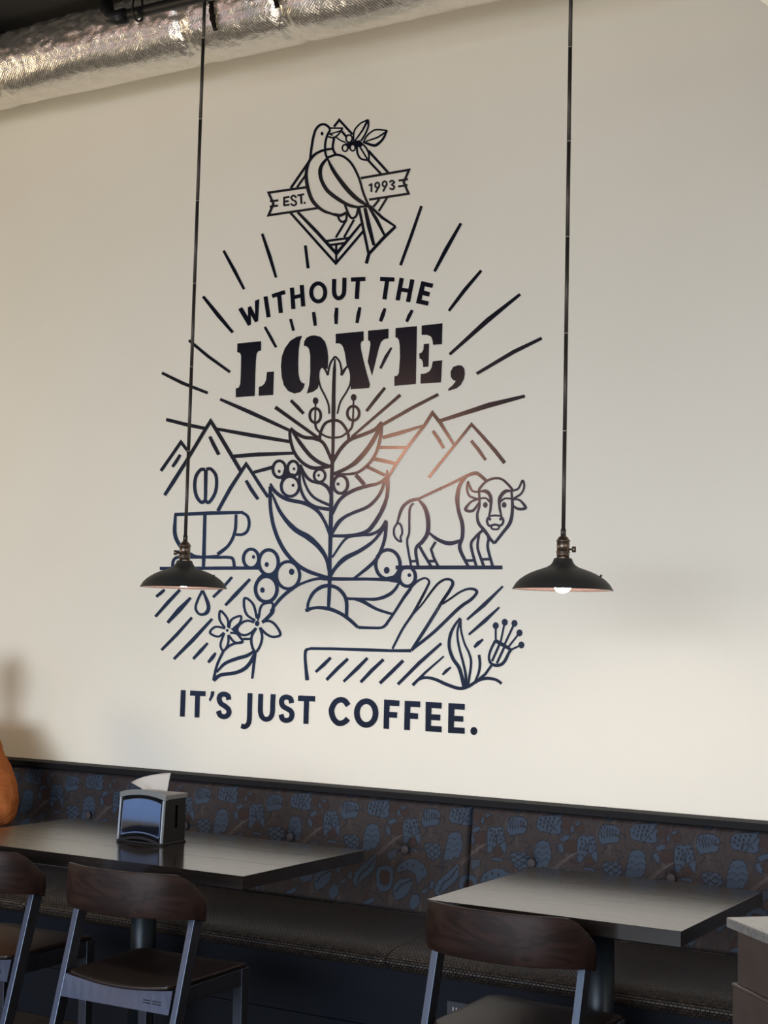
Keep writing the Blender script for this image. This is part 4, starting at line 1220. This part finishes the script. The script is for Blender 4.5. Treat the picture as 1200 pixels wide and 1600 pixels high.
# ---------------------------------------------------------------- napkin dispenser
def build_dispenser():
    W, D, H = .196, .106, .170
    root = empty('napkin_dispenser', (-3.388, 4.165, .7502), R(1.5)); tag(root, 'tabletop napkin dispenser with mirrored front, black sides and grey lid', 'napkin dispenser')
    bm = bmesh.new(); box(bm, (0, D / 2 - .015, .004), (W + .008, D + .034, .008)); bm_obj('base', bm, M_BPLAST, root, bevel=.002)
    bm = bmesh.new()
    # black shell: two sides with a slot opening in the right one, rear and inner walls
    def slab(c, s): box(bm, c, s)
    slab((-W / 2 + .002, D / 2, .008 + (H - .008) / 2), (.004, D - .004, H - .008)); slab((0, D - .003, .008 + (H - .008) / 2), (W - .009, .004, H - .008))
    x = W / 2 - .002; y0, y1 = .042, .060; z0, z1 = .055, .135
    slab((x, (.002 + y0) / 2, .008 + (H - .008) / 2), (.004, y0 - .002, H - .008)); slab((x, (y1 + D - .002) / 2, .008 + (H - .008) / 2), (.004, D - .002 - y1, H - .008))
    slab((x, (y0 + y1) / 2, (.008 + z0) / 2), (.004, y1 - y0, z0 - .008)); slab((x, (y0 + y1) / 2, (z1 + H) / 2), (.004, y1 - y0, H - z1))
    slab((x - .010, (y0 + y1) / 2, .09), (.002, .036, .12))
    bm_obj('shell', bm, M_BPLAST, root)
    # mirrored front plate, leaning back, arched top and bottom
    bm = bmesh.new(); n = 20; nz = 10; rows = []
    for j in range(nz + 1):
        row = []
        for i in range(n + 1):
            u = i / n * 2 - 1; xx = u * (W / 2 - .006)
            zb = .012 + .016 * (1 - u * u); zt = H - .018 + .016 * (1 - u * u); z = zb + (zt - zb) * j / nz
            q_ = (z - .012); lean = q_ * math.tan(R(1.2)) + q_ * q_ / .155 / 2 * math.tan(R(5.2))
            row.append(bm.verts.new((xx, -.030 + lean - .000 * (1 - u * u), z)))
        rows.append(row)
    for a, b in zip(rows, rows[1:]):
        for i in range(n): bm.faces.new((a[i], a[i + 1], b[i + 1], b[i]))
    bmesh.ops.solidify(bm, geom=bm.faces[:], thickness=.0015)
    bm_obj('front_plate', bm, M_PLATE, root, True)
    for s in (-1, 1):
        bm = bmesh.new(); xx = s * (W / 2 - .003)
        hexa(bm, [(xx - .003, -.034, .008), (xx + .003, -.034, .008), (xx + .003, -.024, .008), (xx - .003, -.024, .008)], [(xx - .003, -.034 + (H - .03) * math.tan(R(TILT)), H - .014), (xx + .003, -.034 + (H - .03) * math.tan(R(TILT)), H - .014), (xx + .003, -.024 + (H - .03) * math.tan(R(TILT)), H - .014), (xx - .003, -.024 + (H - .03) * math.tan(R(TILT)), H - .014)])
        bm_obj('edge_strip', bm, M_CLEAR, root)
        bm = bmesh.new(); g_ = (H - .03) * math.tan(R(TILT))
        hexa(bm, [(xx - .0022, -.0238, .008), (xx + .0028, -.0238, .008), (xx + .0028, .0018, .008), (xx - .0022, .0018, .008)], [(xx - .0022, -.0238 + g_, H - .013), (xx + .0028, -.0238 + g_, H - .013), (xx + .0028, .0018, H - .013), (xx - .0022, .0018, H - .013)])
        bm_obj('side_cheek', bm, M_BPLAST, root)
    # arched lower lip
    bm = bmesh.new(); prev = None
    for i in range(n + 1):
        u = i / n * 2 - 1; xx = u * (W / 2); zc = .008 + .018 * (1 - u * u)
        cur = [bm.verts.new(p) for p in ((xx, -.036, zc), (xx, -.036, zc - .006 - .004), (xx, -.020, zc - .010), (xx, -.020, zc))]
        if prev:
            for k in range(4): bm.faces.new((prev[k], prev[(k + 1) % 4], cur[(k + 1) % 4], cur[k]))
        else: bm.faces.new(cur[::-1])
        prev = cur
    bm.faces.new(prev); bm_obj('lower_lip', bm, M_BPLAST, root)
    # grey lid with arched brow and a slot
    bm = bmesh.new(); prev = None
    for i in range(n + 1):
        u = i / n * 2 - 1; xx = u * (W / 2 + .004); arch = .015 * (1 - u * u)
        cur = [bm.verts.new(p) for p in ((xx, -.022, H - .016 + arch), (xx, -.022, H + .004 + arch), (xx, .020, H + .004 + arch * .7), (xx, D + .002, H + .004), (xx, D + .002, H - .012), (xx, .0, H - .012 + arch * .9))]
        if prev:
            for k in range(6): bm.faces.new((prev[k], prev[(k + 1) % 6], cur[(k + 1) % 6], cur[k]))
        else: bm.faces.new(cur[::-1])
        prev = cur
    bm.faces.new(prev); bm_obj('lid', bm, M_GPLAST, root, bevel=.0015)
    # napkin pulled out of the slot
    nroot = 'napkin'; bm = bmesh.new(); nu, nv = 22, 12; rows = []
    for j in range(nv + 1):
        v_ = j / nv; row = []
        for i in range(nu + 1):
            u = i / nu
            bx = -.042 + .092 * u; tx = -.090 + .172 * u
            bz = H + .010 - .004 * abs(2 * u - 1); tz = H + .034 + .045 * u ** .8 + .006 * math.sin(u * 3.1)
            x_ = bx + (tx - bx) * v_ ** .8; z_ = bz + (tz - bz) * v_
            y_ = .048 - .012 * v_ + .010 * math.sin(u * 9 + v_ * 2) * (1 - .5 * v_) - .018 * v_ * (1 - u)
            row.append(bm.verts.new((x_, y_, z_)))
        rows.append(row)
    for a, b in zip(rows, rows[1:]):
        for i in range(nu): bm.faces.new((a[i], a[i + 1], b[i + 1], b[i]))
    # fold back the far layer
    bmesh.ops.solidify(bm, geom=bm.faces[:], thickness=.0012)
    o = bm_obj('napkin', bm, M_PAPER, None, True)
    o.location = root.location; o.rotation_euler = root.rotation_euler
    tag(o, 'white paper napkin sticking up out of the dispenser lid', 'napkin')
TILT = 3.8
build_dispenser()

# ---------------------------------------------------------------- service counter at the right edge
def build_counter():
    ca = Vector((-0.9655, 3.148)); d1 = Vector((.127, -.130)).normalized(); d2 = Vector((.06, .998)).normalized()
    d2 = Vector((-d1.y, d1.x))          # square corner
    ang = math.atan2(d1.y, d1.x)
    root = empty('service_counter', (ca.x, ca.y, 0), ang); tag(root, 'brown service counter with speckled stone top at the right edge', 'counter')
    L, Wd = 1.1, .75
    bm = bmesh.new(); box(bm, (L / 2, Wd / 2, .9095), (L, Wd, .021)); bm_obj('stone_top', bm, M_STONE, root, bevel=.002)
    bm = bmesh.new(); box(bm, (.018 + L / 2, .018 + (Wd - .03) / 2, .842), (L, Wd - .03, .114)); bm_obj('upper_panel', bm, M_COUNTER, root)
    bm = bmesh.new(); box(bm, (.010 + L / 2, .010 + (Wd - .02) / 2, .3875), (L, Wd - .02, .775)); bm_obj('lower_panel', bm, M_COUNTER, root, bevel=.0015)
    bm = bmesh.new(); box(bm, (.008 + L / 2, .008 + (Wd - .016) / 2, .780), (L, Wd - .016, .010)); bm_obj('ledge', bm, M_COUNTER, root, bevel=.003)
build_counter()

# ---------------------------------------------------------------- seated person at the left edge
def skin_mesh(name, verts, edges, radii, material, parent, levels=2, rootv=0):
    me = bpy.data.meshes.new(name); me.from_pydata(verts, edges, []); me.update()
    o = link(name, me, None, parent)
    o.modifiers.new('skin', 'SKIN'); o.modifiers.new('sub', 'SUBSURF').levels = levels
    o.modifiers['sub'].render_levels = levels; o.modifiers['skin'].use_smooth_shade = True
    sv = me.skin_vertices[0].data
    for i, r_ in enumerate(radii):
        sv[i].radius = (r_, r_) if not isinstance(r_, tuple) else r_
        sv[i].use_root = (i == rootv)
    me.materials.append(material)
    return o
def build_person():
    root = empty('person', (-4.955, 4.68, 0)); tag(root, 'person in a burnt orange long-sleeved top seated on the banquette at the left edge', 'person')
    # body (pelvis root) -------------------------------------------------
    V = [(0, .04, .56), (0, .05, .68), (0, .06, .82), (0, .06, .97), (0, .05, 1.06), (0, .03, 1.13), (0, .02, 1.20), (0, .0, 1.29)]
    Rr = [.125, .120, .125, .135, .09, .055, .08, .085]
    E_ = [(i, i + 1) for i in range(7)]
    def chain(start, pts, rs):
        k = start
        for p, r_ in zip(pts, rs): V.append(p); Rr.append(r_); E_.append((k, len(V) - 1)); k = len(V) - 1
        return k
    hands = []
    for s in (-1, 1):
        elb = (.41, -.01, .69) if s > 0 else (-.27, -.04, .76)
        wr = (.13, -.26, .785) if s > 0 else (-.13, -.27, .785)
        chain(3, [(s * .15, .06, 1.03), (s * .195, .05, .97), (s * .225 + (.08 if s > 0 else 0), .03, .86), elb, tuple((a + b) / 2 for a, b in zip(elb, wr)), wr, (wr[0] - s * .03, wr[1] - .05, wr[2])], [.075, .058, .050, .045, .038, .028, .03])
        hands.append((s, wr))
        chain(0, [(s * .10, .0, .55), (s * .13, -.22, .555), (s * .14, -.42, .535), (s * .14, -.44, .30), (s * .14, -.42, .09), (s * .14, -.50, .035), (s * .15, -.58, .025)], [.095, .082, .062, .052, .040, .034, .026])
    for s, wr in hands:
        base = None
        for f in range(5):
            pass
    body = skin_mesh('body', V, E_, Rr, M_SKIN, root)
    # fingers on each hand
    for s, wr in hands:
        palm = Vector((wr[0] - s * .03, wr[1] - .05, wr[2])); d = Vector((-s * .5, -.86, -.05)).normalized(); side = Vector((d.y, -d.x, 0))
        for f in range(5):
            if f < 4:
                st = palm + side * ((f - 1.5) * .018); ln = (.065, .075, .072, .055)[f]; dd = d
            else: st = palm - side * .025 - d * .02; ln = .05; dd = (d - side * .8).normalized()
            fv = [tuple(st), tuple(st + dd * ln * .45 + Vector((0, 0, .006))), tuple(st + dd * ln * .75), tuple(st + dd * ln - Vector((0, 0, .010)))]
            skin_mesh('finger', fv, [(0, 1), (1, 2), (2, 3)], [.010, .009, .0085, .007], M_SKIN, root, 1)
    # head shape
    bm = bmesh.new(); bmesh.ops.create_uvsphere(bm, u_segments=32, v_segments=24, radius=1)
    for v in bm.verts:
        x, y, z = v.co; jaw = max(0, -z)
        v.co = (x * .076 * (1 - .30 * jaw), y * .095 * (1 - .12 * jaw) - .012 * jaw, z * .118)
        f_ = max(0, -y)
        v.co.y -= .020 * math.exp(-((x / .16) ** 2 + ((z + .12) / .22) ** 2)) * f_
    bmesh.ops.translate(bm, vec=(0, -.005, 1.275), verts=bm.verts); bm_obj('head', bm, M_SKIN, root, True)
    for s in (-1, 1):
        bm = bmesh.new(); bmesh.ops.create_uvsphere(bm, u_segments=12, v_segments=8, radius=.011); bmesh.ops.translate(bm, vec=(s * .031, -.088, 1.285), verts=bm.verts); bm_obj('eye', bm, M_EYE, root, True)
        bm = bmesh.new(); bmesh.ops.create_uvsphere(bm, u_segments=12, v_segments=8, radius=.03); bmesh.ops.scale(bm, vec=(.3, .55, 1), verts=bm.verts); bmesh.ops.translate(bm, vec=(s * .076, .0, 1.27), verts=bm.verts); bm_obj('ear', bm, M_SKIN, root, True)
    bm = bmesh.new(); tube(bm, [(-.024, -.090, 1.222), (0, -.103, 1.222), (.024, -.090, 1.222)], [.003, .006, .003], 8); bm_obj('mouth', bm, mat('lips', (.36, .12, .1), .5), root, True)
    bm = bmesh.new(); bmesh.ops.create_uvsphere(bm, u_segments=28, v_segments=20, radius=1)
    bmesh.ops.delete(bm, geom=[v for v in bm.verts if v.co.z < -.35 or (v.co.y < -.45 and v.co.z < .45)], context='VERTS')
    for v in bm.verts: v.co = (v.co.x * .088, v.co.y * .106 + .004, v.co.z * .130 + 1.28)
    bm_obj('hair', bm, M_HAIR, root, True)
    # shirt
    V2 = [(0, .05, .60), (0, .055, .72), (0, .06, .84), (0, .06, .97), (0, .045, 1.065)]
    R2 = [.150, .145, .148, .152, .085]; E2 = [(0, 1), (1, 2), (2, 3), (3, 4)]
    for s in (-1, 1):
        elb = (.41, -.01, .69) if s > 0 else (-.27, -.04, .76)
        wr = (.13, -.26, .785) if s > 0 else (-.13, -.27, .785)
        k = 3
        mid = tuple((a + b) / 2 for a, b in zip(elb, wr))
        for p, r_ in zip([(s * .15, .06, 1.03), (s * .20, .05, .965), (s * .232 + (.08 if s > 0 else 0), .03, .86), (s * .252 + (.12 if s > 0 else 0), .01, .775), elb, mid, wr], [.088, .074, .066, .064, .060, .052, .040]):
            V2.append(p); R2.append(r_); E2.append((k, len(V2) - 1)); k = len(V2) - 1
    sh = skin_mesh('shirt', V2, E2, R2, M_ORANGE, root, 3)
    tx = bpy.data.textures.new('folds', 'CLOUDS'); tx.noise_scale = .07
    dm = sh.modifiers.new('folds', 'DISPLACE'); dm.texture = tx; dm.strength = .028; dm.mid_level = .5; dm.texture_coords = 'LOCAL'
    V3 = [(0, .04, .55), (0, .045, .63)]; R3 = [.135, .14]; E3 = [(0, 1)]
    for s in (-1, 1):
        k = 0
        for p, r_ in zip([(s * .10, .0, .55), (s * .13, -.22, .555), (s * .14, -.42, .535), (s * .14, -.44, .30), (s * .14, -.42, .12)], [.108, .093, .074, .066, .058]):
            V3.append(p); R3.append(r_); E3.append((k, len(V3) - 1)); k = len(V3) - 1
    skin_mesh('trousers', V3, E3, R3, M_JEANS, root)
    for s in (-1, 1):
        skin_mesh('shoe', [(s * .14, -.40, .055), (s * .14, -.46, .050), (s * .145, -.55, .040), (s * .15, -.63, .035)], [(0, 1), (1, 2), (2, 3)], [(.045, .05), (.043, .048), (.042, .036), (.036, .030)], M_BPLAST, root)
build_person()
